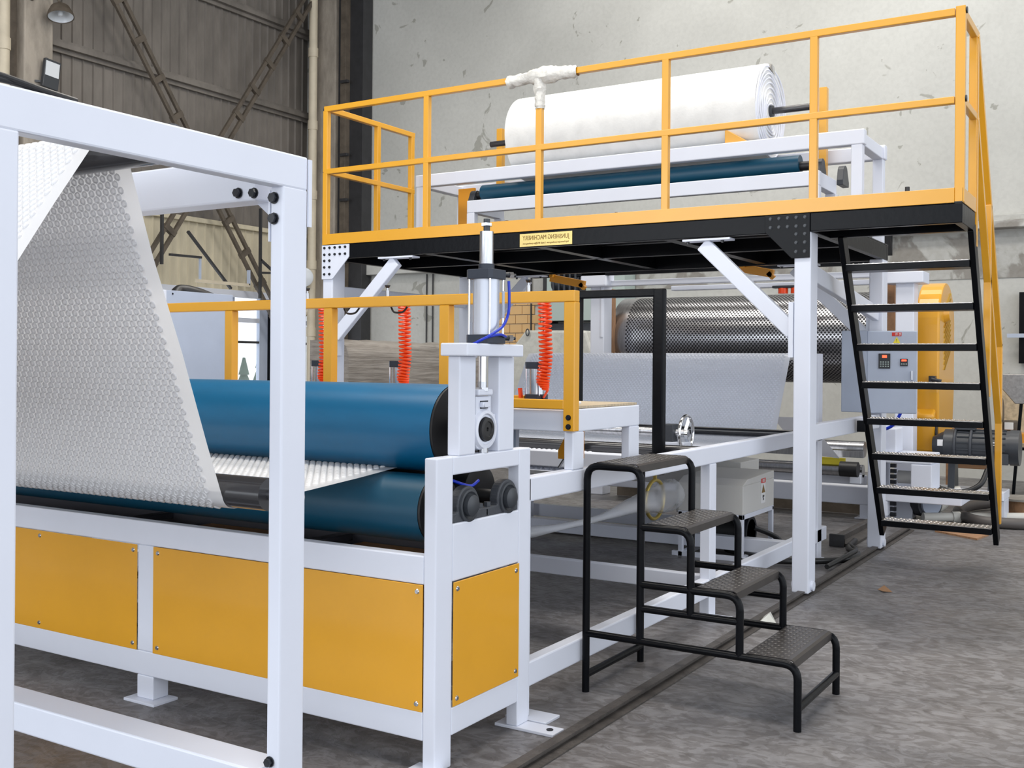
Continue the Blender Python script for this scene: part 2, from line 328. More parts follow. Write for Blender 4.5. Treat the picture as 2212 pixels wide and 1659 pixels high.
for a, b_ in (((-12.95, 10.95, 3.75), (-12.95, 10.95, 2.9)), ((-12.95, 11.45, 3.45), (-12.95, 12.35, 2.62)), ((-12.95, 11.1, 3.06), (-12.95, 11.72, 3.07)), ((-12.95, 13.0, 4.0), (-12.95, 13.0, 2.5)), ((-12.95, 13.0, 3.15), (-12.95, 13.35, 2.95)), ((-12.95, 13.02, 2.93), (-12.95, 14.0, 2.98))):
    MB().bar(a, b_, .035, .045, (1, 0, 0)).build('angle_bar', 'dark_steel', t)
MB().bar((-12.95, 11.62, 2.70), (-12.95, 12.75, 2.70), .05, .05).build('light_batten', 'pipe_cream', t); MB().bar((-12.95, 12.74, 2.7), (-12.95, 12.74, 2.95), .03, .05, (1, 0, 0)).build('hanger', 'cabinet_blue', t); MB().bar((-12.95, 11.7, 2.7), (-12.95, 11.7, 3.05), .03, .03, (1, 0, 0)).build('hanger', 'cabinet_blue', t)
# ------------------------------------------------------------------ foreground web frame (left)
t = thing('web_frame', 'white box section frame with dark guide rollers in left foreground', 'machine frame', (-3.9, 1.9, 0)); WF = t
X1, X0 = -2.187, -2.237; XF = -5.65
for y0, y1, lab in ((1.355, 1.453, 0), (2.285, 2.388, 1)):
    box('post', 'white_paint', t, -2.237, X1, y0, y1, 0, 1.96, bev=.006)
    box('post', 'white_paint', t, XF, XF+.05, y0, y1, 0, 1.96, bev=.006)
box('side_beam', 'white_paint', t, -2.237, X1, -.4, 2.388, 1.957, 2.057, bev=.006)
box('side_beam', 'white_paint', t, XF, XF+.05, -.4, 2.388, 1.957, 2.057, bev=.006)
box('post', 'white_paint', t, -2.237, X1, -.4, -.3, 0, 1.96, bev=.006)
box('cross_beam', 'white_paint', t, XF, -2.30, 2.285, 2.37, 1.925, 2.055, bev=.006)
box('cross_beam', 'white_paint', t, XF, -2.237, 2.24, 2.36, .17, .27, bev=.006)
MB().box(-2.245, -2.24, 2.285, 2.37, 1.80, 1.95).prism([(-2.24, 1.925), (-2.24, 1.84), (-2.35, 1.925)], 'y', 2.345, 2.353).build('gusset', 'white_paint', t)
MB().box(-2.187, -2.181, 2.386, 2.40, 1.85, 2.05).build('end_plate', 'white_paint', t)
for p, ax in (((-2.242, 2.335, 1.925), (-.3, -1, 0)), ((-2.242, 2.335, 1.86), (-.3, -1, 0)), ((-2.30, 2.283, 1.945), (0, -1, 0)), ((-2.365, 2.283, 1.95), (0, -1, 0)), ((-2.22, 2.283, .285), (0, -1, 0))):
    bolt(t, p, ax, .013, .014)
bolt(t, (-2.22, 2.283, 1.925), (0, -1, 0), .014, .014); bolt(t, (-2.22, 2.283, 1.865), (0, -1, 0), .014, .014)
MB().cyl((XF, 1.985, 2.04), (-2.30, 1.985, 2.04), .052, 40).build('guide_roller', 'dark_roller', t)
MB().cyl((XF, 2.47, 1.03), (-2.41, 2.47, 1.03), .052, 40).build('guide_roller', 'dark_roller', t)
MB().cyl((-2.41, 2.47, 1.03), (-2.28, 2.47, 1.03), .018, 16).build('roller_shaft', 'steel', t)
MB().tube(spline([(-2.22, .5, 2.066), (-2.22, .9, 2.07), (-2.21, 1.25, 2.064), (-2.22, 1.45, 2.075), (-2.22, 1.53, 2.066)]), .009, 8).build('cable', 'hose_black', t)
MB().tube(spline([(-2.21, 1.25, 2.075), (-2.215, 1.4, 2.082), (-2.21, 1.52, 2.07), (-2.22, 1.62, 2.066)]), .007, 8).build('cable', 'hose_black', t)
# ------------------------------------------------------------------ dimpled plastic web
def arc(c, r, a0, a1, n): return [(c[0]+r*math.cos(math.radians(a0+(a1-a0)*i/n)), c[1]+r*math.sin(math.radians(a0+(a1-a0)*i/n))) for i in range(n+1)]
def web(label, path, x0, x1, margin, side, mats, pitch=.033, row=.0195, r=.0105, h=.0055, seg=8, rag=0):
    """ribbon through (y,z) path from x0 (far side) to x1 (near side) with dimples"""
    P = [Vector((0, p[0], p[1])) for p in path]; S = [0]
    for a, b_ in zip(P, P[1:]): S.append(S[-1]+(b_-a).length)
    t = thing('dimple_sheet', label, 'plastic sheet', (x1, P[0].y, P[0].z))
    mb = MB(); k = len(P)
    mb.add([(x, p.y, p.z) for x in (x0, x1) for p in P], [(i, i+1, k+i+1, k+i) for i in range(k-1)], True)
    mb.build('film', mats, t)
    md = MB(); rg = MB(); s_ = row; j = 0; i = 0
    while s_ < S[-1]-row*.5:
        while i < k-2 and S[i+1] < s_: i += 1
        a, b_ = P[i], P[i+1]; u = (b_-a).normalized(); p = a+u*(s_-S[i]); n = Vector((0, -u.z, u.y))*side
        x = x1-margin-(pitch/2 if j % 2 else 0)
        while x > x0+margin:
            c = Vector((x, p.y, p.z)); vs = []
            for rr_, hh in ((r*1.12, 0), (r*.93, h*.7), (r*.6, h)):
                for q in range(seg):
                    an = 2*math.pi*q/seg; vs.append(c+Vector((1, 0, 0))*math.cos(an)*rr_+u*math.sin(an)*rr_+n*(hh+.0004))
            fs = [(l*seg+q, l*seg+(q+1) % seg, (l+1)*seg+(q+1) % seg, (l+1)*seg+q) for l in range(2) for q in range(seg)]+[tuple(range(2*seg, 3*seg))]
            md.add(vs, fs, True); vs = []
            for rr_, hh in ((r*1.12, .0002), (r*.98, .0042), (r*.78, .0012), (r*.55, .0003)):
                for q in range(seg):
                    an = 2*math.pi*q/seg; vs.append(c+Vector((1, 0, 0))*math.cos(an)*rr_+u*math.sin(an)*rr_-n*(hh+.0004))
            rg.add(vs, [(l*seg+q, l*seg+(q+1) % seg, (l+1)*seg+(q+1) % seg, (l+1)*seg+q) for l in range(3) for q in range(seg)], True); x -= pitch
        s_ += row; j += 1
    d = md.build('dimples', mats, t); d['kind'] = 'stuff'
    if rag == 0: d = rg.build('dimple_rims', mats, t); d['kind'] = 'stuff'
    return t
C1 = (1.985, 2.04); R1 = .0545; C2 = (2.47, 1.03); R2 = .056
path = [(1.36, 1.17), (1.50, 1.40), (1.702, 1.71)] + [(1.80, 1.862)] + arc(C1, R1, 147, 12, 14) + [(2.135, 1.76), (2.25, 1.47), (2.35, 1.19)] + arc(C2, R2, 193, 277, 8) + [(2.79, .997), (3.1, 1.02), (3.34, 1.041), (3.42, 1.043), (3.8, 1.05)]
web('milky dimpled plastic sheet running over rollers into the blue nip rolls', path, -5.35, -2.564, .065, 1, 'sheet_plastic')
# ------------------------------------------------------------------ nip roll stand
t = thing('nip_roll_stand', 'white and yellow stand carrying two big blue nip rolls', 'machine stand', (-3.9, 3.4, 0)); NR = t
XL = -5.65
def tube_set(name, lst, m='white_paint', par=None, bev=.005):
    for a in lst: box(name, m, par or t, *a, bev=bev)
for xo, xi in ((-2.187, -2.24), (XL, XL+.053)):
    x0, x1 = min(xo, xi), max(xo, xi)
    tube_set('corner_post', [(x0, x1, 3.057, 3.16, 0, 1.112), (x0, x1, 3.617, 3.705, .012, 1.112)])
    tube_set('end_beam', [(x0, x1, 3.16, 3.617, .11, .21), (x0, x1, 3.16, 3.617, .663, .87), (x0, x1, 3.16, 3.617, 1.046, 1.112)])
    tube_set('tower_post', [(x0, x1, 3.196, 3.302, 1.112, 1.475), (x0, x1, 3.463, 3.575, 1.112, 1.475)])
    tube_set('top_plate', [(x0-.02, x1+.047, 3.175, 3.566, 1.475, 1.522)])
tube_set('front_beam', [(XL, -2.24, 3.057, 3.11, .663, .765), (XL, -2.24, 3.057, 3.11, .11, .213)])
tube_set('front_beam', [(XL, -2.24, 3.65, 3.705, .663, .765), (XL, -2.24, 3.65, 3.705, .11, .213)])
tube_set('middle_post', [(-3.75, -3.648, 3.057, 3.11, .213, .663), (-5.2, -5.1, 3.057, 3.11, .213, .663), (-3.75, -3.648, 3.057, 3.14, .012, .11), (-5.2, -5.1, 3.057, 3.14, .012, .11)])
for a in ((-3.79, -3.60, 3.02, 3.15, 0, .012), (-2.29, -2.02, 3.612, 3.70, 0, .012), (-2.29, -2.02, 3.02, 3.11, 0, .012)): box('foot_plate', 'white_paint', t, *a, bev=.002)
for x in (-2.06,): MB().cyl((x, 3.655, .012), (x, 3.655, .015), .014, 12).build('slot_hole', 'bolt_black', t)
pA = MB().box(-3.648, -2.24, 3.052, 3.056, .213, .663).build('side_panel', 'yellow_paint', t, .003)
pB = MB().box(-5.1, -3.75, 3.052, 3.056, .213, .663).build('side_panel', 'yellow_paint', t, .003)
MB().box(-2.186, -2.181, 3.162, 3.615, .213, .661).build('side_panel', 'yellow_paint', t, .003)
MB().box(-3.648, -2.24, 3.10, 3.12, .2, .66).build('liner', 'yellow_dark', t)
for x in (-3.62, -2.265, -3.775): 
    for z in (.24, .638): MB().lathe([(.001, .004), (.007, .004), (.010, 0)], (x, 3.052, z), (0, -1, 0), 12).build('screw', 'steel', t)
for y in (3.185, 3.59):
    for z in (.24, .635): MB().lathe([(.001, .004), (.007, .004), (.010, 0)], (-2.181, y, z), (1, 0, 0), 12).build('screw', 'steel', t)
MB().lathe([(.001, .004), (.007, .004), (.010, 0)], (-4.42, 3.052, .64), (0, -1, 0), 12).build('screw', 'steel', t)
MB().lathe([(.001, .004), (.007, .004), (.010, 0)], (-4.42, 3.052, .24), (0, -1, 0), 12).build('screw', 'steel', t)
# tray inside
mb = MB().box(XL+.1, -2.3, 3.48, 3.50, .64, .85).box(XL+.1, -2.3, 3.2, 3.49, .63, .65)
mb.build('drip_tray', 'tray_grey', t); 
for x in (-4.05, -2.95): box('tray_bar', 'tray_grey', t, x-.03, x+.03, 3.11, 3.49, .70, .73)
MB().box(-3.75, -3.25, 3.2, 3.47, .697, .702).box(-2.85, -2.35, 3.2, 3.47, .697, .702).build('tray_cover', 'yellow_dark', t)
# rolls
MB().cyl((XL+.15, 3.385, 1.197), (-2.335, 3.385, 1.197), .170, 96, caps=False).build('upper_roll', 'blue_rubber', t)
MB().cyl((-2.335, 3.385, 1.197), (-2.325, 3.385, 1.197), .168, 64).cyl((-2.325, 3.385, 1.197), (-2.21, 3.385, 1.197), .035, 24).build('roll_end', 'black_rubber', t)
MB().cyl((XL+.15, 3.285, .898), (-2.345, 3.285, .898), .128, 96, caps=False).build('lower_roll', 'teal_rubber', t)
MB().cyl((-2.345, 3.285, .898), (-2.335, 3.285, .898), .126, 64).cyl((-2.335, 3.272, .925), (-2.178, 3.272, .925), .028, 24).build('roll_end', 'black_rubber', t)
MB().cyl((XL+.15, 3.56, .93), (-2.335, 3.56, .93), .115, 64).cyl((-2.335, 3.545, .925), (-2.178, 3.545, .925), .028, 24).build('rear_roll', 'black_rubber', t)
# bearing slide housing
mb = MB(); hx = -2.205
mb.prism([(3.304, 1.255), (3.325, 1.255), (3.325, 1.325), (3.43, 1.325), (3.43, 1.255), (3.461, 1.255), (3.461, 1.150), (3.44, 1.150), (3.425, 1.13), (3.38, 1.118), (3.335, 1.13), (3.322, 1.150), (3.304, 1.150)], 'x', hx-.035, hx+.004)
h = mb.build('slide_bearing', 'white_paint', t, .004)
MB().lathe([(.078, 0), (.072, .012), (.060, .014), (.056, .006), (.048, .006)], (hx+.003, 3.382, 1.200), (1, 0, 0), 40).build('bearing_ring', 'white_paint', h)
MB().lathe([(.046, .004), (.044, .016), (.030, .018), (.028, .014), (.008, .014), (.006, .008), (.001, .008)], (hx+.003, 3.386, 1.200), (1, 0, 0), 32).build('bearing_cap', 'black_rubber', h)
MB().box(hx+.004, hx+.006, 3.352, 3.405, 1.278, 1.308).build('window_slot', 'bearing_grey', h); MB().box(hx+.004, hx+.02, 3.35, 3.398, 1.283, 1.303).cyl((hx+.02, 3.362, 1.293), (hx+.024, 3.362, 1.293), .008, 12).build('grease_block', 'white_paint', h, .003)
MB().box(-2.235, -2.185, 3.32, 3.42, 1.328, 1.352).build('rod_clevis', 'white_paint', t, .006)
MB().cyl((-2.205, 3.372, 1.345), (-2.205, 3.372, 1.358), .026, 6).cyl((-2.205, 3.372, 1.358), (-2.205, 3.372, 1.38), .018, 12).build('rod_nut', 'steel', t)
MB().cyl((-2.205, 3.372, 1.35), (-2.205, 3.372, 1.53), .016, 24).build('piston_rod', 'chrome', t)
MB().cyl((-2.205, 3.38, 1.112), (-2.205, 3.38, 1.13), .02, 16).build('stop_screw', 'steel', t)
# pillow blocks
def pillow(y, z0):
    pb = MB().prism([(y-.155, z0), (y+.135, z0), (y+.135, z0+.032), (y+.07, z0+.036)] + arc((y, z0+.055), .072, -10, 190, 18) + [(y-.07, z0+.036), (y-.155, z0+.032)], 'x', -2.235, -2.195).build('pillow_block', 'bearing_grey', t, .005)
    MB().lathe([(.062, 0), (.060, .008), (.052, .009), (.046, .002), (.040, .002), (.040, .022), (.030, .028), (.001, .028)], (-2.195, y, z0+.055), (1, 0, 0), 32).build('insert_bearing', 'motor_grey', pb)
    for s in (-.115, .105): MB().cyl((-2.215, y+s, z0+.032), (-2.215, y+s, z0+.05), .014, 6).build('block_bolt', 'bearing_grey', pb)
pillow(3.272, .87); pillow(3.545, .87)
# pneumatic cylinder on top plate
cy, cx = 3.372, -2.19
c = MB().cyl((cx, cy, 1.555), (cx, cy, 1.765), .050, 40).build('air_cylinder', 'alu_tube', t)
MB().prism([(cx-.058, cy-.045), (cx-.045, cy-.058), (cx+.045, cy-.058), (cx+.058, cy-.045), (cx+.058, cy+.045), (cx+.045, cy+.058), (cx-.045, cy+.058), (cx-.058, cy+.045)], 'z', 1.523, 1.556).build('end_cap', 'cap_dark', c, .002)
MB().prism([(cx-.058, cy-.045), (cx-.045, cy-.058), (cx+.045, cy-.058), (cx+.058, cy-.045), (cx+.058, cy+.045), (cx+.045, cy+.058), (cx-.045, cy+.058), (cx-.058, cy+.045)], 'z', 1.764, 1.800).build('end_cap', 'cap_dark', c, .002)
mb = MB()
for i in (-1, 1):
    for j in (-1, 1): MB().cyl((cx+.046*i, cy+.046*j, 1.556), (cx+.046*i, cy+.046*j, 1.764), .0045, 10).build('tie_rod', 'chrome', c)
MB().cyl((cx, cy, 1.80), (cx, cy, 1.822), .030, 24).build('collar', 'cap_dark', c); MB().cyl((cx, cy, 1.822), (cx, cy, 1.944), .026, 24).build('adjuster_sleeve', 'steel', c)
MB().cyl((cx, cy, 1.944), (cx, cy, 1.992), .0125, 16).build('adjuster_screw', 'motor_grey', c); MB().cyl((cx, cy, 1.965), (cx, cy, 1.976), .022, 6).build('lock_nut', 'steel', c)
for z in (1.785, 1.545):
    MB().cyl((cx+.03, cy+.05, z), (cx+.045, cy+.085, z), .010, 12).build('elbow_fitting', 'bolt_black', c)
    MB().cyl((cx+.045, cy+.085, z), (cx+.052, cy+.102, z), .014, 6).build('speed_valve', 'chrome', c); MB().cyl((cx+.052, cy+.102, z), (cx+.057, cy+.115, z), .007, 10).build('valve_knob', 'bolt_black', c)
MB().tube(spline([(cx+.062, cy+.06, 1.76), (cx+.066, cy+.058, 1.70), (cx+.068, cy+.05, 1.64), (cx+.07, cy+.01, 1.59), (cx+.072, cy-.06, 1.56), (cx+.07, cy-.10, 1.545), (cx+.02, cy-.13, 1.515), (cx-.05, cy-.14, 1.49)]), .0055, 8).build('air_hose', 'blue_hose', t)
MB().tube(spline([(cx+.062, cy+.04, 1.550), (cx+.072, cy-.01, 1.556), (cx+.072, cy-.07, 1.550), (cx+.06, cy-.12, 1.535), (cx+.0, cy-.14, 1.50)]), .0055, 8).build('air_hose', 'blue_hose', t)
MB().bar((cx+.0595, cy+.028, 1.62), (cx+.0595, cy+.028, 1.72), .003, .012, (0, 1, 0)).build('sticker', 'cabinet_blue', c)
MB().tube(spline([(-2.3, 3.3, 1.01), (-2.25, 3.36, .985), (-2.25, 3.42, 1.0)]), .006, 8).build('air_hose', 'blue_hose', t)
# hidden-side cylinder on far tower
dup(c, (XL+.02+2.19, 0, 0))
# ------------------------------------------------------------------ long white base frame behind the stand
t = thing('base_frame', 'long low white base frame running back under the platform', 'machine frame', (-3.9, 6, 0)); bx = -2.215
tube_set('long_beam', [(bx-.06, bx, 3.715, 8.1, .885, .985), (XL, XL+.06, 3.715, 8.1, .885, .985)], par=t, bev=.007)
tube_set('low_beam', [(bx-.06, bx, 3.75, 8.2, .13, .232), (XL, XL+.06, 3.75, 8.2, .13, .232)], par=t, bev=.007)
tube_set('leg', [(bx-.06, bx, 3.71, 3.76, .012, .985), (bx-.06, bx, 5.76, 5.86, .012, .885), (bx-.06, bx, 7.95, 8.06, .012, 1.54), (XL, XL+.06, 5.76, 5.86, .012, .885), (XL, XL+.06, 7.95, 8.05, .012, 1.0)], par=t, bev=.005)
tube_set('cross_beam', [(XL+.06, bx-.06, 5.80, 5.86, .14, .24), (XL+.06, bx-.06, 7.75, 7.85, .05, .15), (XL+.06, bx-.06, 5.1, 5.2, .885, .97)], par=t, bev=.005)
for y in (3.715, 5.75, 7.95): box('foot_plate', 'white_paint', t, bx-.09, bx+.10 if y < 7 else bx+.02, y-.0, y+.12, 0, .012, bev=.002)
# ------------------------------------------------------------------ slitting table with yellow tube guard
t = thing('slitting_table', 'white table with yellow tube frame, small air cylinders and orange coiled hoses', 'machine', (-3.9, 4.4, .985))
for x0, x1 in ((bx-.045, bx), (XL, XL+.045)):
    tube_set('leg', [(x0, x1, 4.115, 4.22, .985, 1.15), (x0, x1, 4.69, 4.80, .985, 1.15)], par=t); tube_set('side_beam', [(x0, x1, 4.115, 4.80, 1.15, 1.25)], par=t)
tube_set('cross_beam', [(XL+.045, bx-.045, 4.12, 4.17, 1.15, 1.245), (XL+.045, bx-.045, 4.75, 4.80, 1.15, 1.245)], par=t)
MB().box(XL, bx-.01, 4.16, 4.79, 1.252, 1.262).build('table_top', 'ply', t)
yz = 4.09; fr = MB()
yf = MB().box(XL, bx+.015, yz, yz+.05, 1.72, 1.77).build('top_rail', 'yellow_paint', t, .004)
box('lower_rail', 'yellow_paint', t, XL, bx-.035, yz, yz+.02, 1.25, 1.292)
for x in (bx-.018, -2.90, -3.615, -4.315, -5.02): box('upright', 'yellow_paint', t, x-.02, x+.035, yz+.001, yz+.049, 1.155 if x > -2.3 else 1.25, 1.72)
for z in (1.215, 1.175): bolt(t, (bx-.01, yz, z-.0), (0, -1, 0), .010, .010)
box('shelf', 'white_paint', t, XL+.1, bx-.12, 4.24, 4.42, 1.262, 1.275)
for x in (-2.51, -3.31, -3.83):
    zt = 1.46; c = MB().cyl((x, 4.3, 1.30), (x, 4.3, zt-.02), .036, 24).build('air_cylinder', 'steel', t)
    for z in (1.285, zt-.025): MB().prism([(x-.045, 4.27), (x-.03, 4.255), (x+.03, 4.255), (x+.045, 4.27), (x+.045, 4.33), (x+.03, 4.345), (x-.03, 4.345), (x-.045, 4.33)], 'z', z-.01, z+.022).build('end_cap', 'cap_dark', c, .002)
    for i in (-1, 1):
        MB().cyl((x+.035*i, 4.265, 1.30), (x+.035*i, 4.265, zt-.02), .004, 8).build('tie_rod', 'chrome', c)
    MB().cyl((x+.04, 4.28, 1.295), (x+.065, 4.27, 1.293), .009, 10).build('fitting', 'bolt_black', c)
    # coiled hose hanging from the top rail
    cp = spline([(x+.085, 4.22, 1.73), (x+.09, 4.22, 1.66), (x+.09, 4.22, 1.58), (x+.095, 4.22, 1.50), (x+.09, 4.22, 1.43), (x+.075, 4.23, 1.37), (x+.085, 4.24, 1.33)], 40)
    P_ = []; turns = 24; n = len(cp)
    for i in range(turns*12+1):
        u_ = i/(turns*12); q = cp[min(int(u_*(n-1)), n-1)]; a = 2*math.pi*i/12; rr_ = .027 if u_ < .85 else .027*(1-(u_-.85)/.15*.6)
        P_.append((q.x+rr_*math.cos(a), q.y+rr_*math.sin(a), q.z))
    P_ += [(x+.07, 4.255, 1.30), (x+.06, 4.265, 1.294)]
    MB().tube(P_, .0058, 6).build('coiled_hose', 'orange_hose', t)
    MB().cyl((x+.06, 4.12, 1.77), (x+.06, 4.12, 1.80), .009, 10).cyl((x+.06, 4.12, 1.80), (x+.06, 4.12, 1.815), .005, 10).build('valve_stem', 'steel', t); MB().cyl((x+.06, 4.12, 1.812), (x+.06, 4.12, 1.822), .008, 12, .014).cyl((x+.06, 4.12, 1.822), (x+.06, 4.12, 1.826), .014, 12).build('valve_knob', 'bolt_black', t)
    MB().box(x-.12, x-.05, 4.27, 4.33, 1.27, 1.30).build('blade_holder', 'yellow_paint', t, .004); MB().bar((x-.06, 4.26, 1.29), (x-.065, 4.26, 1.335), .012, .02).build('clamp_lever', 'orange_hose', t)
for x in (-3.5, -3.2): MB().tube(spline([(x-.05, 4.15, 1.72), (x-.03, 4.15, 1.695), (x+.02, 4.15, 1.695), (x+.05, 4.15, 1.72)]), .005, 8).build('air_hose', 'hose_black', t)
MB().box(-3.18, -2.98, 4.5, 4.55, 1.0, 1.14).build('slide_block', 'bearing_grey', t); MB().box(-2.86, -2.62, 4.3, 4.33, 1.03, 1.14).build('slide_block', 'cabinet_blue', t)
MB().prism([(-2.40, 1.15), (-2.36, 1.15), (-2.36, 1.00), (-2.46, 1.0), (-2.46, 1.04)], 'y', 4.42, 4.5).build('knife_arm', 'yellow_dark', t, .003); MB().bar((-2.44, 4.45, 1.0), (-2.47, 4.45, .955), .02, .006).build('knife_blade', 'steel', t)
# ------------------------------------------------------------------ black tube guard + handwheel shaft
t = thing('tube_guard', 'tall black square tube guard frame behind the slitting table', 'guard frame', (-2.6, 5.9, .98))
MB().box(-3.17, -2.62, 5.88, 5.93, 1.855, 1.905).build('top_bar', 'black_paint', t, .008); MB().box(-2.635, -2.56, 5.88, 5.93, .885, 1.905).build('upright', 'black_paint', t, .012); MB().box(-3.17, -3.12, 5.88, 5.93, .885, 1.9).build('upright', 'black_paint', t, .01)
t = thing('edge_shaft', 'steel cross shaft with chrome spoked handwheel on a bearing bracket', 'handwheel', (-2.6, 6.3, .98))
MB().cyl((-5.2, 6.3, 1.03), (-2.62, 6.3, 1.03), .032, 20).build('shaft', 'steel', t); MB().cyl((-2.62, 6.3, 1.03), (-2.50, 6.3, 1.03), .026, 20).build('hub_shaft', 'steel', t)
MB().box(-2.64, -2.56, 6.25, 6.35, .975, 1.085).build('bracket', 'bearing_grey', t, .006); MB().box(-2.66, -2.48, 6.24, 6.36, .90, .975).build('pedestal', 'white_paint', t, .004)
hw = MB().tube([(-2.49, 6.3+.112*math.cos(a), 1.028+.112*math.sin(a)) for a in [2*math.pi*i/40 for i in range(40)]], .011, 10, closed=True).build('handwheel', 'chrome', t)
for k in range(3):
    a = math.radians(60+120*k); MB().bar((-2.50, 6.3, 1.028), (-2.49, 6.3+.108*math.cos(a), 1.028+.108*math.sin(a)), .010, .020, (1, 0, 0)).build('spoke', 'chrome', hw)
MB().cyl((-2.52, 6.3, 1.028), (-2.475, 6.3, 1.028), .022, 20).build('hub', 'chrome', hw); t.location += Vector((-.095, 0, -.012))
for i, (y, z, r, m) in enumerate(((5.30, .90, .045, 'dark_roller'), (6.0, .925, .04, 'dark_roller'), (8.38, .905, .032, 'dark_roller'))):
    tt = thing('idler_roller', ['dark idler roller just behind the slitting table', 'dark idler roller below the black tube guard', 'dark idler roller at the foot of the far dimpled sheet'][i], 'roller', (-3.9, y, z))
    MB().cyl((XL+.07, y, z), (bx-.09, y, z), r, 32).build('roller_body', m, tt); MB().cyl((XL+.06, y, z), (bx-.06, y, z), .015, 16).build('shaft', 'steel', tt)
# second dimpled sheet from the forming drum
web('dimpled plastic sheet hanging below the perforated forming drum behind the handwheel', [(9.35, 1.50), (9.0, 1.54), (8.94, 1.548), (8.89, 1.54), (8.85, 1.50), (8.50, .92), (8.42, .865), (7.7, .852), (6.9, .86), (6.0, .87), (5.45, .935), (5.33, .955), (5.22, .935), (5.17, .88), (5.10, .86)], -5.28, -2.71, .05, -1, 'sheet_far', seg=6, rag=1)
# ------------------------------------------------------------------ work platform
t = thing('work_platform', 'tall steel work platform with black deck beams on white posts', 'platform', (-3.9, 7.7, 0)); PF = t
PX0, PX1, PY0, PY1, LX, LY = -5.93, -1.91, 6.66, 8.80, -1.03, 7.13
box('deck_beam', 'black_paint', t, PX0, LX, PY0, PY0+.05, 2.29, 2.405); box('deck_beam', 'black_paint', t, PX0, PX1, PY1-.05, PY1, 2.29, 2.405)
box('deck_beam', 'black_paint', t, PX0, PX0+.05, PY0+.05, PY1-.05, 2.29, 2.405); box('deck_beam', 'black_paint', t, PX1-.05, PX1, PY0+.05, PY1-.05, 2.29, 2.405)
box('deck_beam', 'black_paint', t, LX-.05, LX, PY0+.05, LY, 2.29, 2.405); box('deck_beam', 'black_paint', t, PX1, LX-.05, LY-.05, LY, 2.29, 2.405)
for x in (-4.95, -3.93, -2.92): MB().box(x-.04, x+.04, PY0+.05, PY1-.05, 2.30, 2.395).build('joist', 'black_paint', t)
box('joist', 'black_paint', t, PX0+.05, PX1-.05, 7.7, 7.76, 2.30, 2.395)
MB().box(PX0, PX1, PY0, PY1, 2.407, 2.415).box(PX1, LX, PY0, LY, 2.407, 2.415).build('deck_plate', 'dark_steel', t)
for x0, x1 in ((PX0, PX0+.105), (-2.018, -1.912)):
    box('post', 'white_paint', t, x0, x1, PY0+.004, PY0+.16, .02, 2.29, bev=.008); box('post', 'white_paint', t, x0, x1, PY1-.16, PY1, .02, 2.29, bev=.008)
    for y in (PY0+.08, PY1-.08):
        for s in (-1, 1): MB().cyl(((x0+x1)/2+s*.05, y, .06), ((x0+x1)/2+s*.068, y, .06), .032, 10).build('wheel_cap', 'white_paint', t)
        MB().cyl(((x0+x1)/2-.03, y, .025), ((x0+x1)/2+.03, y, .025), .025, 16).build('wheel', 'dark_steel', t)
def gusset(x0, sgn, m, bm_):
    g_ = MB().prism([(x0, 2.402), (x0+sgn*.288, 2.402), (x0+sgn*.288, 2.30), (x0+sgn*.115, 2.125), (x0, 2.125)], 'y', PY0-.012, PY0-.002).build('gusset_plate', m, t, .002)
    for i, dx in enumerate((.03, .085, .14, .195, .25)):
        for z in (2.38, 2.325): bolt(g_, (x0+sgn*dx, PY0-.012, z), (0, -1, 0), .009, .010, 'bolt', bm_)
    for dx in (.03, .085):
        for z in (2.275, 2.222, 2.165): bolt(g_, (x0+sgn*dx, PY0-.012, z), (0, -1, 0), .009, .010, 'bolt', bm_)
gusset(-5.93, 1, 'white_paint', 'bolt_black'); gusset(-1.916, -1, 'black_paint', 'motor_grey')
def brace(pt, pb, w=.10, d=.055, y=None):
    y = y or PY0+.03; b_ = MB().bar((pt[0], y, pt[1]), (pb[0], y, pb[1]), d, w, None)
    # bar() takes w sideways (here along y) and h in the plane
    return b_.build('brace', 'white_paint', t, .007)
for ys in (PY0+.045, PY1-.07):
    brace((-2.64, 2.25), (-2.03, 1.66), y=ys); brace((-5.20, 2.25), (-5.81, 1.66), y=ys)
    box('brace_plate', 'white_paint', t, -2.77, -2.44, ys-.05, ys+.05, 2.268, 2.282, bev=.002); box('brace_plate', 'white_paint', t, -5.35, -5.01, ys-.05, ys+.05, 2.268, 2.282, bev=.002)
    box('brace_plate', 'white_paint', t, -2.05, -2.02, ys-.05, ys+.05, 1.50, 1.85, bev=.002); box('brace_plate', 'white_paint', t, -5.825, -5.80, ys-.05, ys+.05, 1.50, 1.85, bev=.002)
    for x in (-2.74, -2.50, -5.31, -5.05): bolt(t, (x, ys-.02, 2.268), (0, 0, -1), .010, .016)
for z in (1.81, 1.55): bolt(t, (-5.80, PY0+.01, z), (.7, -1, 0), .014, .014)
MB().bar((-1.965, 6.82, 2.05), (-1.965, 8.64, 1.86), .05, .11).build('tie_beam', 'white_paint', t, .006); MB().bar((-5.87, 6.82, 2.03), (-5.87, 8.64, 2.03), .05, .09).build('tie_beam', 'white_paint', t, .006)
MB().bar((-1.95, 6.82, 1.022), (-1.95, 8.6, 1.022), .06, .107).build('tie_beam', 'white_paint', t, .007)
kb = [(PX0, LX, PY0-.004, PY0), (PX0, PX0+.004, PY0, 7.85)]
MB().box(PX0-.002, -1.075, PY0-.006, PY0+.004, 2.408, 2.495).build('kick_board', 'yellow_paint', t, .002); MB().box(LX-.002, LX+.004, PY0, LY+.02, 2.408, 2.495).build('kick_board', 'yellow_paint', t, .002)
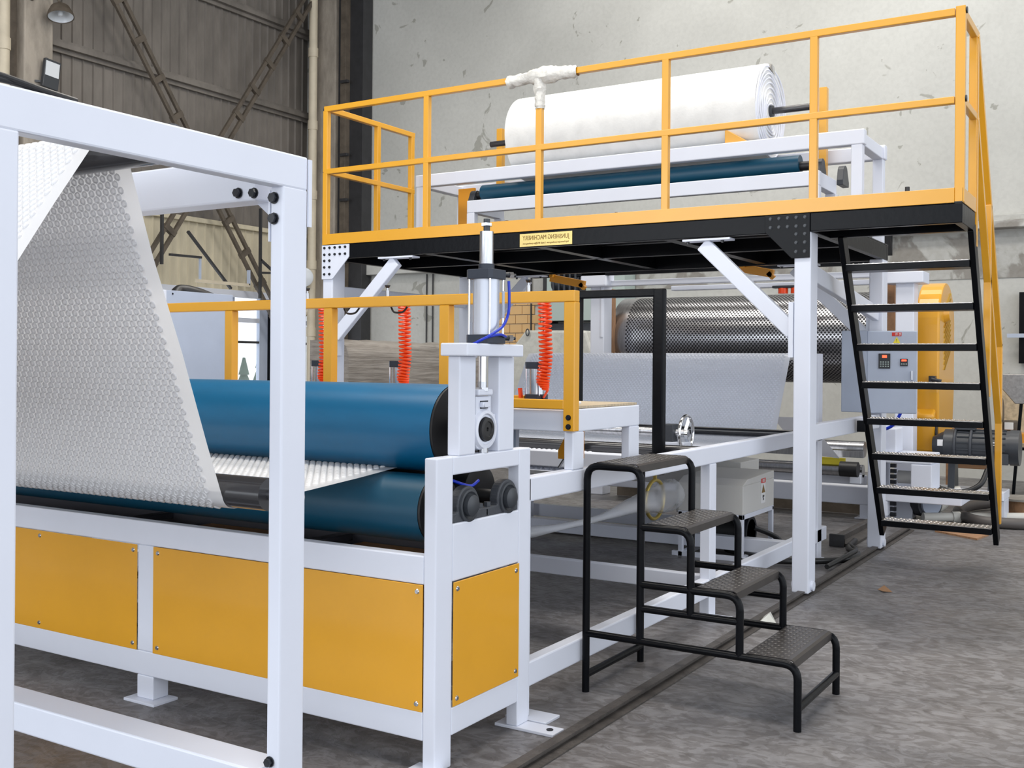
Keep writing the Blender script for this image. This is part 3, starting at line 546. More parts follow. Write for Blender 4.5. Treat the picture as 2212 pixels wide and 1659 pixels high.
# name plate, lettering mirrored as in the picture
n_ = MB().box(-4.035, -3.602, PY0-.006, PY0-.001, 2.296, 2.390).build('name_plate', 'brass_plate', t, .001)
text('JUNSHENG MACHINERY', .046, 'ink', n_, facing((-3.818, PY0-.007, 2.357), (0, -1, 0)), sx=-.77)
text('http://www.jsm-junsheng.com  E-mail: 801@jsm-junsheng.com', .0175, 'ink', n_, facing((-3.818, PY0-.007, 2.318), (0, -1, 0)), sx=-.86)
for x in (-5.2, -4.2, -3.3): MB().cyl((x, 6.74, 2.415), (x, 6.74, 2.51), .012, 8).build('deck_bolt', 'dark_steel', t)
MB().cyl((-1.35, 6.72, 2.415), (-1.35, 6.72, 2.53), .014, 8).build('deck_bolt', 'dark_steel', t)
# guard rail
t = thing('guard_rail', 'yellow square tube guard rail around the platform deck', 'railing', (-3.9, 6.68, 2.41)); q = .024
ZR = 3.52; ZM = 3.005
MB().box(PX0+.0, LX-.05, PY0, PY0+.045, ZR-.018, ZR+.026).build('top_rail', 'yellow_paint', t, .004); MB().box(PX0+.0, LX-.05, PY0, PY0+.045, ZM-.016, ZM+.026).build('mid_rail', 'yellow_paint', t, .004)
for x in (-5.915, -4.895, -3.89, -2.905, -1.905): box('baluster', 'yellow_paint', t, x-q, x+q, PY0+.0008, PY0+.0442, 2.41, ZR-.01)
box('corner_post', 'yellow_paint', t, -1.076, -1.022, PY0, PY0+.045, 2.41, ZR+.035)
# left return
MB().box(PX0, PX0+.045, PY0+.045, 7.85, ZR-.018, ZR+.026).build('top_rail', 'yellow_paint', t, .004); MB().box(PX0, PX0+.045, PY0+.045, 7.85, ZM-.016, ZM+.026).build('mid_rail', 'yellow_paint', t, .004)
for y in (7.33, 7.82): box('baluster', 'yellow_paint', t, PX0+.0008, PX0+.0442, y-.02, y+.025, 2.41, ZR-.01)
# right return
MB().box(-1.068, -1.028, PY0+.045, 7.25, ZR-.02, ZR+.03).build('top_rail', 'yellow_paint', t, .004); MB().box(-1.068, -1.028, PY0+.045, 7.25, ZM-.016, ZM+.026).build('mid_rail', 'yellow_paint', t, .004)
box('baluster', 'yellow_paint', t, -1.076, -1.03, 7.16, 7.215, 2.41, ZR)
for x, y, z in ((-5.932, PY0+.02, ZR), (-5.932, PY0+.02, ZM)): MB().cyl((x-.004, y, z), (x+.002, y, z), .02, 12).build('tube_plug', 'bolt_black', t)
for z in (ZR+.01, ZM+.01): MB().cyl((-1.024, PY0+.022, z), (-1.014, PY0+.022, z), .02, 12).build('tube_plug', 'bolt_black', t)
# crumpled film wound round the handrail joint
pw = thing('film_wrapping', 'crumpled clear white film wrapped round the yellow handrail joint', 'plastic wrap', (-3.89, 6.68, 3.5))
def lumpy(pts, r0, seed, n=14):
    rnd = random.Random(seed); mb = MB(); P = spline(pts, 5); k = len(P); vs = []
    for i, p in enumerate(P):
        tt = (P[min(i+1, k-1)]-P[max(i-1, 0)]).normalized(); _, u, v = ortho(tt); r = r0[min(int(i/(k-1)*(len(r0)-1)+.5), len(r0)-1)]
        for j in range(n): a = 2*math.pi*j/n; vs.append(p+(u*math.cos(a)+v*math.sin(a))*r*(1+.16*rnd.uniform(-1, 1)))
    fs = [(i*n+j, i*n+(j+1) % n, (i+1)*n+(j+1) % n, (i+1)*n+j) for i in range(k-1) for j in range(n)]
    return mb.add(vs, fs, True)
lumpy([(-4.16, 6.683, 3.515), (-4.05, 6.683, 3.525), (-3.93, 6.68, 3.53), (-3.8, 6.68, 3.53), (-3.66, 6.683, 3.525), (-3.58, 6.683, 3.52)], [.047, .040, .040, .055, .058, .045, .045, .035], 3).build('rail_wrap', 'wrap_film', pw)
lumpy([(-3.89, 6.683, 3.53), (-3.89, 6.683, 3.43), (-3.89, 6.683, 3.34), (-3.89, 6.683, 3.29)], [.055, .044, .037, .036, .034], 5).build('post_wrap', 'wrap_film', pw)
# ------------------------------------------------------------------ steep stair
t = thing('steel_stair', 'steep black steel stair with bright checker treads on platform end', 'stairs', (-1.45, 7.8, .2))
sy0, sz0, sy1, sz1 = 7.10, 2.31, 8.36, .20
for x in (-1.835, -1.045): MB().bar((x, sy0, sz0), (x, sy1, sz1), .035, .10).build('stringer', 'black_paint', t, .004)
for i in range(8):
    z = 2.092-.2587*i; y = sy0+(sz0-z)/(sz0-sz1)*(sy1-sy0)
    tr = MB().box(-1.818, -1.062, y-.10, y+.08, z-.02, z+.022).build('tread', 'black_paint', t, .003)
    MB().box(-1.815, -1.065, y-.099, y+.079, z+.0222, z+.0262).build('tread_plate', 'tread_steel', tr)
    md = MB()
    for a in range(24):
        for b2 in range(5):
            cx_, cy_ = -1.80+a*.0315, y-.085+b2*.036; s = .010 if (a+b2) % 2 else -.010
            md.add([(cx_-.010, cy_-s, z+.0262), (cx_, cy_, z+.0305), (cx_+.010, cy_+s, z+.0262), (cx_+.004*(1 if s > 0 else -1), cy_-.004, z+.0262)], [(0, 1, 3), (1, 2, 3), (0, 3, 2), (0, 2, 1)])
    d = md.build('checker_ridges', 'tread_steel', tr); d['kind'] = 'stuff'
box('stop_tab', 'black_paint', t, -1.90, -1.84, 7.80, 7.86, .98, 1.06)
t = thing('stair_rail', 'yellow square tube handrail down the outer side of the stair', 'railing', (-1.03, 7.8, .4))
hx = -1.045
for z0, z1, yb in ((3.52, 1.60, 8.40), (3.0, 1.05, 8.40)):
    MB().bar((hx, 7.20, z0), (hx, yb, z1), .045, .045).build('sloping_rail', 'yellow_paint', t, .004)
MB().bar((hx, 8.40, 1.62), (hx, 8.40, .12+.2), .045, .045, (0, 1, 0)).build('end_post', 'yellow_paint', t, .004)
MB().bar((hx, 7.80, 2.54), (hx, 7.80, 1.25), .045, .045, (0, 1, 0)).build('middle_post', 'yellow_paint', t, .004)
MB().bar((hx, 7.20, 3.5), (hx, 7.20, 2.2), .04, .04, (0, 1, 0)).build('top_post', 'yellow_paint', t, .004)
# ------------------------------------------------------------------ unwind stand on the deck
t = thing('unwind_stand', 'white unwind stand with teal roller and yellow arms on the platform', 'machine stand', (-3.9, 8.0, 2.415))
box('front_beam', 'white_paint', t, -5.955, -1.90, 7.95, 8.03, 3.068, 3.18, bev=.008); box('rear_beam', 'white_paint', t, -5.955, -1.90, 8.62, 8.70, 3.068, 3.18, bev=.008)
for x in (-5.95, -1.995):
    box('leg', 'white_paint', t, x, x+.08, 7.955, 8.03, 2.415, 3.07, bev=.006); box('leg', 'white_paint', t, x, x+.08, 8.62, 8.70, 2.415, 3.07, bev=.006)
    box('end_beam', 'white_paint', t, x, x+.08, 8.03, 8.62, 3.068, 3.16, bev=.006)
box('roller_beam', 'white_paint', t, -5.345, -2.21, 7.90, 7.96, 2.785, 2.895, bev=.006)
for x in (-5.345, -2.29):
    box('roller_leg', 'white_paint', t, x, x+.08, 7.90, 7.96, 2.415, 2.785, bev=.004); box('roller_leg', 'white_paint', t, x, x+.08, 8.35, 8.42, 2.415, 2.785, bev=.004)
    box('side_plate', 'white_paint', t, x, x+.07, 7.96, 8.42, 2.785, 2.895, bev=.004)
MB().cyl((-5.31, 8.12, 2.99), (-2.415, 8.12, 2.99), .072, 48).build('drive_roller', 'teal_rubber', t); MB().cyl((-5.42, 8.12, 2.975), (-2.25, 8.12, 2.975), .036, 20).build('roller_shaft', 'black_rubber', t)
for x in (-5.40, -2.27):
    pb = MB().prism([(8.04, 2.895), (8.20, 2.895), (8.20, 2.92)] + arc((8.12, 2.965), .055, 10, 170, 10) + [(8.04, 2.92)], 'x', x-.03, x+.03).build('pillow_block', 'motor_grey', t, .004)
pb = MB().prism([(8.42, 2.86), (8.60, 2.86), (8.60, 2.9)] + arc((8.50, 2.96), .06, 10, 170, 10) + [(8.42, 2.9)], 'x', -2.22, -2.17).build('pillow_block', 'motor_grey', t, .004)
box('side_arm', 'yellow_dark', t, -5.70, -5.52, 8.28, 8.31, 2.415, 3.08, bev=.002)
for x in (-5.42, -2.385): box('guide_arm', 'yellow_paint', t, x, x+.06, 8.5, 8.56, 2.9, 3.66, bev=.004)
MB().prism([(-2.98, 3.16), (-2.75, 3.16), (-2.93, 3.27), (-2.98, 3.30)], 'y', 8.0, 8.05).build('roll_chock', 'yellow_paint', t, .004)
box('under_beam', 'white_paint', t, -5.2, -2.3, 8.5, 8.58, 2.55, 2.62); MB().bar((-5.2, 8.2, 2.68), (-2.3, 8.2, 2.68), .03, .03).build('tie_rod', 'black_paint', t)
for x, r in ((-5.10, .075), (-4.82, .055), (-4.62, .09)): MB().cyl((x, 8.1, 2.58), (x+.12, 8.1, 2.58), r, 20).build('drive_sprocket', 'bolt_black', t)
MB().box(-4.0, -3.4, 8.55, 8.6, 2.55, 2.68).build('side_cover', 'bare', t); MB().box(-3.2, -2.75, 8.6, 8.65, 2.62, 2.72).build('side_cover', 'beige_box', t); MB().cyl((-3.1, 8.3, 2.5), (-2.55, 8.3, 2.5), .045, 20).build('lower_roller', 'black_rubber', t)
t = thing('fabric_roll', 'huge roll of white material with black shaft on the unwind stand', 'material roll', (-3.95, 8.33, 3.48))
rc = (8.33, 3.475)
lp = []; n = 64
MB().cyl((-4.99, *rc), (-2.725, *rc), .372, 96).build('roll_body', 'paper_white', t, .012)
e_ = MB()
for k in range(9):
    r = .36-.033*k; pts = [(-2.720+.006*math.sin(a*3+k), rc[0]+(r+.006*math.sin(2*a+k))*math.cos(a), rc[1]-.004*k+(r+.010*math.sin(a*3+k*.7))*math.sin(a)) for a in [2*math.pi*i/48 for i in range(48)]]
    e_.tube(pts, .007, 6, closed=True)
e_.build('layer_ridges', 'paper_end', t)
MB().cyl((-2.725, *rc), (-2.70, *rc), .045, 20).build('core', 'bearing_grey', t)
MB().cyl((-5.37, *rc), (-2.38, *rc), .027, 20).build('shaft', 'dark_roller', t)
MB().add([(-2.714, rc[0]-.05, rc[1]+.33), (-2.714, rc[0]+.09, rc[1]+.30), (-2.714, rc[0]+.07, rc[1]+.365), (-2.714, rc[0], rc[1]+.378), (-2.75, rc[0]-.05, rc[1]+.376), (-2.75, rc[0]+.07, rc[1]+.37)], [(0, 1, 2, 3), (3, 2, 5, 4), (0, 3, 4)]).build('torn_corner', 'bare', t)
# ------------------------------------------------------------------ step stool
t = thing('step_stool', 'black tubular four-step stool with checker plate treads', 'step stool', (-1.7, 4.5, 0))
XS = [-2.19, -1.93, -1.70, -1.485, -1.245]; ZS = [1.0, .75, .505, .26]; rt = .0165
for y in (4.205, 4.78):
    MB().tube(fillet([(-2.19, y, 0), (-2.19, y, 1.0), (-1.93, y, 1.0), (-1.93, y, .26)], .06), rt, 12).build('side_tube', 'black_paint', t)
    MB().tube(fillet([(-1.93, y, .75), (-1.70, y, .75), (-1.70, y, .40)], .06), rt, 12).build('side_tube', 'black_paint', t)
    MB().tube(fillet([(-1.93, y, .505), (-1.485, y, .505), (-1.485, y, .26)], .06), rt, 12).build('side_tube', 'black_paint', t)
    MB().tube(fillet([(-2.19, y, .26), (-1.245, y, .26), (-1.245, y, 0)], .06), rt, 12).build('side_tube', 'black_paint', t)
    MB().tube([(-1.93, y, .40), (-1.485, y, .40)], rt*.9, 10).build('side_tube', 'black_paint', t)
for x, z in ((-2.19, .075), (-1.245, .09)): MB().tube([(x, 4.205, z), (x, 4.78, z)], rt, 10).build('cross_tube', 'black_paint', t)
for i in range(4):
    x0 = XS[i]+(.025 if i else .04); x1 = XS[i+1]-.03; z = ZS[i]+rt
    tr = MB().prism([(x0, z), (x1, z), (x1+.012, z-.006), (x1+.014, z-.036), (x1+.010, z-.036), (x1+.008, z-.008), (x1, z-.004), (x0, z-.004)], 'y', 4.215, 4.77).build('tread', 'stool_tread', t)
    md = MB()
    nx = int((x1-x0)/.021); ny = 25
    for a in range(nx):
        for b2 in range(ny):
            cx_, cy_ = x0+.014+a*.021, 4.23+b2*.022; s = 1 if (a+b2) % 2 else -1
            p, q_ = Vector((cx_-.008, cy_-.008*s, z)), Vector((cx_+.008, cy_+.008*s, z)); c_ = (p+q_)/2; nn = Vector((-(q_-p).y, (q_-p).x, 0)).normalized()*.003
            md.add([p, c_+nn, q_, c_-nn, c_+Vector((0, 0, .0016))], [(0, 1, 4), (1, 2, 4), (2, 3, 4), (3, 0, 4)])
    d = md.build('checker_ridges', 'stool_tread', tr); d['kind'] = 'stuff'
# ------------------------------------------------------------------ floor rails
def frail(label, x, y0, y1):
    t = thing('floor_rail', label, 'floor rail', (x, (y0+y1)/2, 0))
    MB().prism([(x-.05, 0), (x+.05, 0), (x+.05, .006), (x+.008, .012), (x+.008, .022), (x+.022, .026), (x+.022, .036), (x-.022, .036), (x-.022, .026), (x-.008, .022), (x-.008, .012), (x-.05, .006)], 'y', y0, y1).build('rail_bar', 'rail_steel', t)
    return t
frail('dark steel floor rail under the near platform posts, passing the step stool', -1.955, 2.6, 9.9)
frail('dark steel floor rail under the far side platform posts', -5.88, 3.0, 10.4)
t = thing('floor_bar', 'thin dark steel bar lying across the floor under the base frame', 'bar', (-3.9, 8.05, 0)); MB().bar((-5.8, 7.9, .01), (-3.1, 8.1, .01), .04, .02).build('bar', 'rail_steel', t)
for i, (x, y) in enumerate(((-2.20, 9.0),)):
    t = thing('cable_bracket', 'dark channel rail segment beside the rear platform post', 'floor rail', (x, y, 0)); MB().prism([(x-.10, 0), (x+.05, 0), (x+.05, .02), (x-.05, .03), (x-.05, .07), (x-.06, .08), (x-.1, .08)], 'y', 8.7, 9.9).build('rail_bar', 'rail_steel', t); box('stop', 'dark_steel', t, x-.12, x+.0, 8.66, 8.69, 0, .10)
t = thing('floor_cable', 'thick black cable lying on the floor by the platform post', 'cable', (-2.3, 7.6, 0))
MB().tube(spline([(-2.9, 7.9, .03), (-2.6, 7.7, .03), (-2.35, 7.6, .04), (-2.05, 7.9, .03), (-1.98, 8.2, .03), (-2.1, 8.4, .04), (-2.15, 8.8, .04)]), .024, 10).build('cable', 'hose_black', t); MB().tube(spline([(-2.05, 7.6, .03), (-2.0, 8.0, .06), (-2.02, 8.3, .05), (-2.12, 8.5, .05)]), .018, 10).build('cable', 'hose_black', t)
t = thing('loose_cable', 'black ribbed hose bundle on the floor under the nip roll stand', 'cable', (-4.9, 3.9, 0)); MB().tube(spline([(-6.5, 3.7, .04), (-5.6, 3.95, .04), (-5.0, 3.9, .05), (-4.7, 4.05, .03)]), .035, 10).build('hose', 'hose_black', t); MB().tube(spline([(-5.6, 3.8, .03), (-5.0, 3.7, .03), (-4.8, 3.85, .03), (-4.55, 3.8, .02)]), .012, 8).build('wire', 'hose_black', t)
# ------------------------------------------------------------------ forming drum and its stand
t = thing('drum_stand', 'white stand holding the perforated drum behind the platform', 'machine stand', (-3.9, 11, 0))
for x0 in (-5.50, -2.23): box('post', 'white_paint', t, x0, x0+.17, 10.6, 10.8, 0, 2.36, bev=.01)
box('cap_beam', 'white_paint', t, -2.32, -1.97, 10.55, 10.85, 2.24, 2.35, bev=.008); box('cross_beam', 'white_paint', t, -5.5, -2.1, 10.6, 10.7, 2.31, 2.37, bev=.006); box('cross_beam', 'white_paint', t, -4.6, -2.1, 10.75, 10.85, 2.25, 2.30, bev=.006)
MB().box(-6.2, -2.3, 10.5, 10.56, 2.42, 2.46).build('top_bar', 'black_paint', t, .004)
box('side_bar', 'wood', t, -2.37, -2.30, 10.9, 11.0, 1.7, 2.26); box('side_bar', 'wood', t, -5.45, -5.38, 10.9, 11.0, 1.3, 2.3)
box('end_shield', 'black_paint', t, -2.50, -2.46, 10.8, 11.3, 1.85, 2.2)
MB().cyl((-5.36, 10.62, 1.75), (-5.36, 10.62, 2.3), .03, 12).build('hydraulic_cylinder', 'white_paint', t)
gm = MB().cyl((-5.95, 10.6, 2.36), (-5.6, 10.6, 2.36), .105, 20).build('drive_motor', 'motor_grey', t)
for k in range(5): MB().box(-5.92+.07*k, -5.90+.07*k, 10.48, 10.72, 2.25, 2.475).build('cooling_fin', 'motor_grey', gm)
MB().box(-5.58, -5.25, 10.5, 10.7, 2.30, 2.50).build('gearbox', 'white_paint', t, .02)
for x in (-3.35, -3.22): MB().cyl((x, 10.7, 2.18), (x, 10.7, 2.24), .05, 14).build('end_knob', 'orange_hose', t)
box('knob_plate', 'bolt_black', t, -3.45, -3.12, 10.65, 10.75, 2.235, 2.26)
t = thing('forming_drum', 'big bright steel vacuum drum covered in black dimple holes', 'drum', (-3.95, 11.45, 1.72)); dc = (11.45, 1.745); dr = .475
MB().cyl((-5.44, *dc), (-2.50, *dc), dr, 96).build('drum_shell', 'drum_steel', t, .01)
md = MB(); nr = 132
for j in range(nr):
    a = 2*math.pi*j/nr; cn = Vector((0, math.cos(a), math.sin(a)))
    if cn.y > .35: continue
    tn = Vector((0, -math.sin(a), math.cos(a))); x = -5.24+(.019 if j % 2 else 0)
    while x < -2.56:
        c_ = Vector((x, dc[0], dc[1]))+cn*(dr+.0015)
        md.add([c_+Vector((1, 0, 0))*math.cos(q)*.0122+tn*math.sin(q)*.0122 for q in [math.pi/3*k for k in range(6)]], [tuple(range(6))]); x += .038
d = md.build('drum_holes', 'hole_black', t); d['kind'] = 'stuff'
# lower body under the drum
t = thing('extruder_body', 'low white machine body with steel rollers behind the near platform post', 'machine', (-3.4, 10.4, 0))
box('beam', 'white_paint', t, -5.2, -2.34, 10.4, 10.6, .13, .30, bev=.01); 
for x in (-2.5, -4.3): box('leg', 'white_paint', t, x, x+.09, 10.4, 10.5, .01, .13); box('foot', 'white_paint', t, x-.04, x+.13, 10.36, 10.54, 0, .012)
MB().cyl((-5.2, 10.2, .47), (-2.42, 10.2, .47), .06, 32).build('lower_roller', 'steel', t); MB().cyl((-5.2, 10.25, .67), (-2.42, 10.25, .67), .075, 32).build('upper_roller', 'steel', t)
box('yellow_bar', 'label_yellow', t, -3.0, -2.58, 10.15, 10.19, .52, .585); box('cover_bar', 'white_paint', t, -5.0, -2.42, 10.3, 10.36, .33, .42); box('end_block', 'white_paint', t, -2.52, -2.42, 10.1, 10.25, .36, .44)
c = MB().cyl((-2.58, 10.0, .50), (-2.42, 10.0, .50), .07, 28).build('end_motor', 'black_rubber', t, .01)
MB().box(-3.6, -2.4, 10.1, 10.14, .60, .66).build('film_guide', 'steel', t); MB().add([(-2.95, 10.05, .62), (-2.60, 10.05, .59), (-2.78, 9.6, .98), (-3.1, 9.6, .98)], [(0, 1, 2, 3)]).build('edge_film', 'sheet_far', t)
MB().box(-5.2, -2.5, 10.7, 10.8, 0, .12).build('shadow_slab', 'rust_steel', t)  # dark slab behind the beam, stands in for shade beneath the body
t = thing('drive_frame', 'white block frame with chain drive under the stair', 'machine frame', (-2.1, 10.5, 0))
box('side_block', 'white_paint', t, -2.34, -2.24, 10.1, 10.5, .22, .95, bev=.01); box('top_block', 'white_paint', t, -2.24, -1.80, 10.1, 10.5, .57, .66, bev=.01); box('right_block', 'white_paint', t, -1.98, -1.80, 10.1, 10.5, .33, .57, bev=.01); box('shelf', 'white_paint', t, -2.34, -1.55, 10.1, 10.6, .22, .30, bev=.008)
box('pillar_block', 'white_paint', t, -2.32, -2.12, 10.15, 10.45, .66, .88, bev=.01); box('base_block', 'white_paint', t, -2.34, -2.18, 10.1, 10.4, .08, .22, bev=.01); box('foot', 'white_paint', t, -2.27, -2.2, 10.15, 10.3, 0, .08)
MB().box(-2.33, -2.2, 10.08, 10.1, .88, .96).build('inspection_window', 'bolt_black', t); MB().cyl((-2.15, 10.4, .42), (-1.98, 10.4, .42), .06, 20).build('drum_coupling', 'pvc_white', t)
ch = MB()
for k in range(11): ch.box(-2.18, -2.13, 10.2, 10.24, .02+k*.05, .055+k*.05)
ch.build('roller_chain', 'bolt_black', t)
MB().tube(spline([(-2.0, 9.95, 1.32), (-2.02, 9.95, 1.1), (-2.1, 9.96, .93), (-2.22, 9.98, .86), (-2.28, 10.0, .78)]), .014, 8).build('air_hose', 'blue_hose', t); MB().tube(spline([(-2.35, 10.0, .95), (-2.28, 10.0, .92), (-2.22, 9.98, .83)]), .014, 8).build('air_hose', 'blue_hose', t)
t = thing('belt_guard', 'tall yellow rounded drive guard with slotted vent and bottom shaft opening', 'guard', (-2.0, 11.2, .6))
gp = arc((11.42, 1.86), .43, 0, 180, 20) + [(10.99, 1.2), (11.04, .62), (11.75, .62), (11.85, 1.2)]
MB().prism(gp, 'x', -2.12, -1.90).build('casing', 'yellow_paint', t, .02); MB().prism([(10.92, .98), (10.98, .62), (11.4, .62), (11.4, 1.1), (11.1, 1.1)], 'x', -2.19, -1.93).build('lower_casing', 'yellow_paint', t, .02)
MB().cyl((-1.925, 11.1, .80), (-1.91, 11.1, .80), .14, 28).build('shaft_opening', 'hole_black', t)
for k in range(12): 
    z = 1.42+.052*k; MB().bar((-1.895, 11.25, z), (-1.895, 11.58, z+.20), .006, .014, (1, 0, 0)).build('vent_slat', 'brass', t)
MB().lathe([(.001, .05), (.07, .05), (.10, 0)], (-1.90, 11.3, 1.98), (1, 0, 0), 20).build('boss', 'yellow_paint', t)
MB().box(-1.98, -1.92, 10.9, 10.98, 1.28, 1.36).cyl((-1.95, 10.88, 1.33), (-1.86, 10.88, 1.31), .018, 10).build('valve', 'bolt_black', t, .004)
t = thing('control_box', 'pale control box with keypads, red lights and warning stickers behind stair', 'control box', (-1.85, 8.5, 1.09))
cb0 = Vector((-1.985, 8.45, 0)); cb1 = Vector((-1.635, 8.55, 0)); cd = (cb1-cb0).normalized(); cn = Vector((cd.y, -cd.x, 0))
MB().prism([tuple((cb0)[:2]), tuple(cb1[:2]), tuple((cb1-cn*.08)[:2]), tuple((cb0-cn*.08)[:2])], 'z', 1.088, 1.722).build('enclosure', 'cabinet_blue', t, .008)
MB().prism([tuple((cb0)[:2]), (-2.18, 8.45), (-2.18, 8.54), tuple((cb0-cn*.08)[:2])], 'z', 1.092, 1.725).build('side_wing', 'cabinet_blue', t, .006)
def cbx(name, m, u, z, w_, h_, th=.012, par=None):
    c = cb0+cd*u; return MB().bar(c+cn*th/2+Vector((0, 0, z))-cd*w_/2, c+cn*th/2+Vector((0, 0, z))+cd*w_/2, th, h_).build(name, m, par or t, .002)
k1 = cbx('keypad', 'bolt_black', .127, 1.49, .085, .115); k2 = cbx('keypad', 'bolt_black', .268, 1.48, .055, .055)
def emis(name, c, s):
    m = bpy.data.materials.new(name); m.use_nodes = True; b = m.node_tree.nodes['Principled BSDF']; b.inputs['Emission Color'].default_value = (*c, 1); b.inputs['Emission Strength'].default_value = s; b.inputs['Base Color'].default_value = (*c, 1); MT[name] = m
emis('led_red', (1, .05, .02), 3)
cbx('red_light', 'led_red', .127, 1.525, .034, .02, .016, k1); cbx('red_light', 'led_red', .268, 1.495, .036, .013, .016, k2)
for i in range(4):
    for j in range(3): cbx('key', 'green_cab', .100+.018*i, 1.45+.016*j, .011, .009, .015, k1)
for i in range(3): cbx('key', 'green_cab', .252+.016*i, 1.468, .010, .009, .015, k2)
rl = cbx('warning_sign', 'red_label', .215, 1.695, .070, .028, .003); text('危 险', .022, 'label_white', rl, facing(cb0+cd*.225+cn*.0045+Vector((0, 0, 1.695)), cn), sx=-.9)
c = cb0+cd*.215+cn*.003+Vector((0, 0, 1.648)); MB().add([c-cd*.026+Vector((0, 0, -.02)), c+cd*.026+Vector((0, 0, -.02)), c+Vector((0, 0, .028))], [(0, 1, 2)]).build('warning_triangle', 'label_yellow', t)
text('!', .036, 'ink_black', t, facing(cb0+cd*.215+cn*.005+Vector((0, 0, 1.646)), cn), 'warning_mark')
cbx('door_latch', 'alu_tube', .325, 1.38, .015, .07, .02)
t = thing('electric_motor', 'large grey electric motor on a white base beyond the stair', 'motor', (-1.6, 10.9, .2))
mo = MB().cyl((-1.93, 10.9, .70), (-1.82, 10.9, .70), .08, 24, .14).cyl((-1.82, 10.9, .70), (-1.25, 10.9, .70), .155, 36).build('motor_body', 'motor_grey', t, .006)
for k in range(10):
    a = math.radians(-80+k*22); MB().bar((-1.70, 10.9+.16*math.cos(a+math.pi), .70+.16*math.sin(a+math.pi)), (-1.28, 10.9+.16*math.cos(a+math.pi), .70+.16*math.sin(a+math.pi)), .012, .012).build('cooling_fin', 'motor_grey', mo)
MB().cyl((-1.25, 10.9, .70), (-1.17, 10.9, .70), .165, 36).build('fan_cowl', 'motor_grey', mo, .01)
for x in (-1.72, -1.58): MB().tube([(x, 10.9+.165*math.cos(a), .70+.165*math.sin(a)) for a in [2*math.pi*i/28 for i in range(28)]], .014, 8, closed=True).build('clamp_band', 'bearing_grey', mo)
MB().box(-1.73, -1.55, 10.82, 10.95, .85, .89).build('terminal_box', 'bearing_grey', mo, .01); MB().bar((-1.43, 10.742, .74), (-1.34, 10.742, .74), .004, .03).build('rating_plate', 'label_white', mo); MB().box(-1.87, -1.82, 10.755, 10.765, .70, .76).build('rating_plate', 'label_white', mo)
MB().box(-1.32, -1.25, 10.73, 10.745, .55, .65).build('side_cover', 'bearing_grey', mo, .004)
for x in (-1.75, -1.40): MB().prism([(10.78, .30), (11.02, .30), (10.98, .56), (10.82, .56)], 'x', x-.03, x+.03).build('motor_foot', 'motor_grey', t)
box('base_plate', 'white_paint', t, -1.95, -1.28, 10.7, 11.1, .22, .30, bev=.006); MB().tube(spline([(-1.93, 10.7, .45), (-1.85, 10.62, .33), (-1.65, 10.6, .29), (-1.48, 10.62, .36), (-1.42, 10.7, .50)]), .025, 10).build('cable', 'hose_black', t)
for x in (-1.93, -1.33): box('base_leg', 'white_paint', t, x, x+.05, 10.75, 11.05, 0, .22)
t = thing('suction_pump', 'grey pump volute with cream elbow pipe on the floor below the stair', 'pump', (-1.95, 10.7, 0))
MB().cyl((-2.05, 10.75, .16), (-1.9, 10.6, .16), .13, 28).build('volute', 'bearing_grey', t, .02); MB().cyl((-1.9, 10.6, .16), (-1.88, 10.58, .16), .10, 24).build('cover', 'cabinet_blue', t)
MB().tube(spline([(-1.9, 10.7, .1), (-1.82, 10.75, .15), (-1.78, 10.8, .25), (-1.68, 10.85, .27)]), .055, 12).build('elbow_pipe', 'pvc_white', t)
t = thing('floor_pipe', 'white plastic pipe lying along the floor at the right edge', 'pipe', (-1.4, 10.9, 0)); MB().cyl((-1.95, 10.52, .045), (-.7, 11.35, .045), .042, 16).build('pipe_run', 'pvc_white', t); MB().cyl((-1.72, 10.67, .045), (-1.66, 10.71, .045), .052, 16).build('coupling', 'pvc_white', t)
t = thing('suction_hose', 'thick dark grey hose curling over the floor behind the stair', 'hose', (-1.5, 11.2, 0)); MB().tube(spline([(-.6, 12.0, .06), (-1.2, 12.1, .08), (-1.65, 11.6, .06), (-1.72, 11.0, .06), (-1.5, 10.55, .05), (-1.2, 10.5, .05), (-.8, 10.7, .05)]), .05, 12).build('hose', 'hose_grey', t)
t = thing('wood_plank', 'loose brown board lying on the floor by the stair foot', 'plank', (-1.5, 9.93, 0)); MB().prism([(-1.74, 9.93), (-1.66, 10.18), (-1.31, 9.98), (-1.36, 9.66)], 'z', 0, .015).build('board', 'wood', t)
t = thing('steel_hopper', 'grey sheet steel hopper on thin black legs at the right edge', 'hopper', (-1.2, 12, 0))
MB().prism([(-1.46, 1.24), (-1.46, 1.38), (-.7, 1.38), (-.7, 1.24), (-.9, 1.08), (-1.33, 1.08)], 'y', 11.9, 12.4).build('bin', 'grating', t, .006); 
for a in ((-1.28, -1.36), (-.9, -.8)): MB().bar((a[0], 12, 1.1), (a[1], 12, 0), .03, .03, (0, 1, 0)).build('leg', 'black_paint', t)
MB().bar((-1.33, 12, .62), (-.83, 12, .62), .03, .03).build('stretcher', 'black_paint', t)
t = thing('wall_door_frame', 'dark narrow metal frame against the back wall at the right edge', 'frame', (-1.6, 14.9, 0)); MB().box(-1.62, -1.5, 14.85, 14.98, 1.5, 2.4).build('frame_bar', 'black_paint', t); MB().bar((-1.75, 14.8, 1.85), (-1.5, 14.8, 1.85), .04, .05).build('latch', 'cabinet_blue', t)
t = thing('cable_spool', 'brown cardboard spool with round flanges on the floor at right edge', 'spool', (-1.25, 11.6, 0)); MB().cyl((-1.2, 11.5, .0), (-1.2, 11.5, .02), .26, 24).cyl((-1.2, 11.5, .16), (-1.2, 11.5, .18), .24, 24).build('flange', 'bare', t); MB().cyl((-1.2, 11.5, .02), (-1.2, 11.5, .16), .15, 20).build('core', 'wood', t)
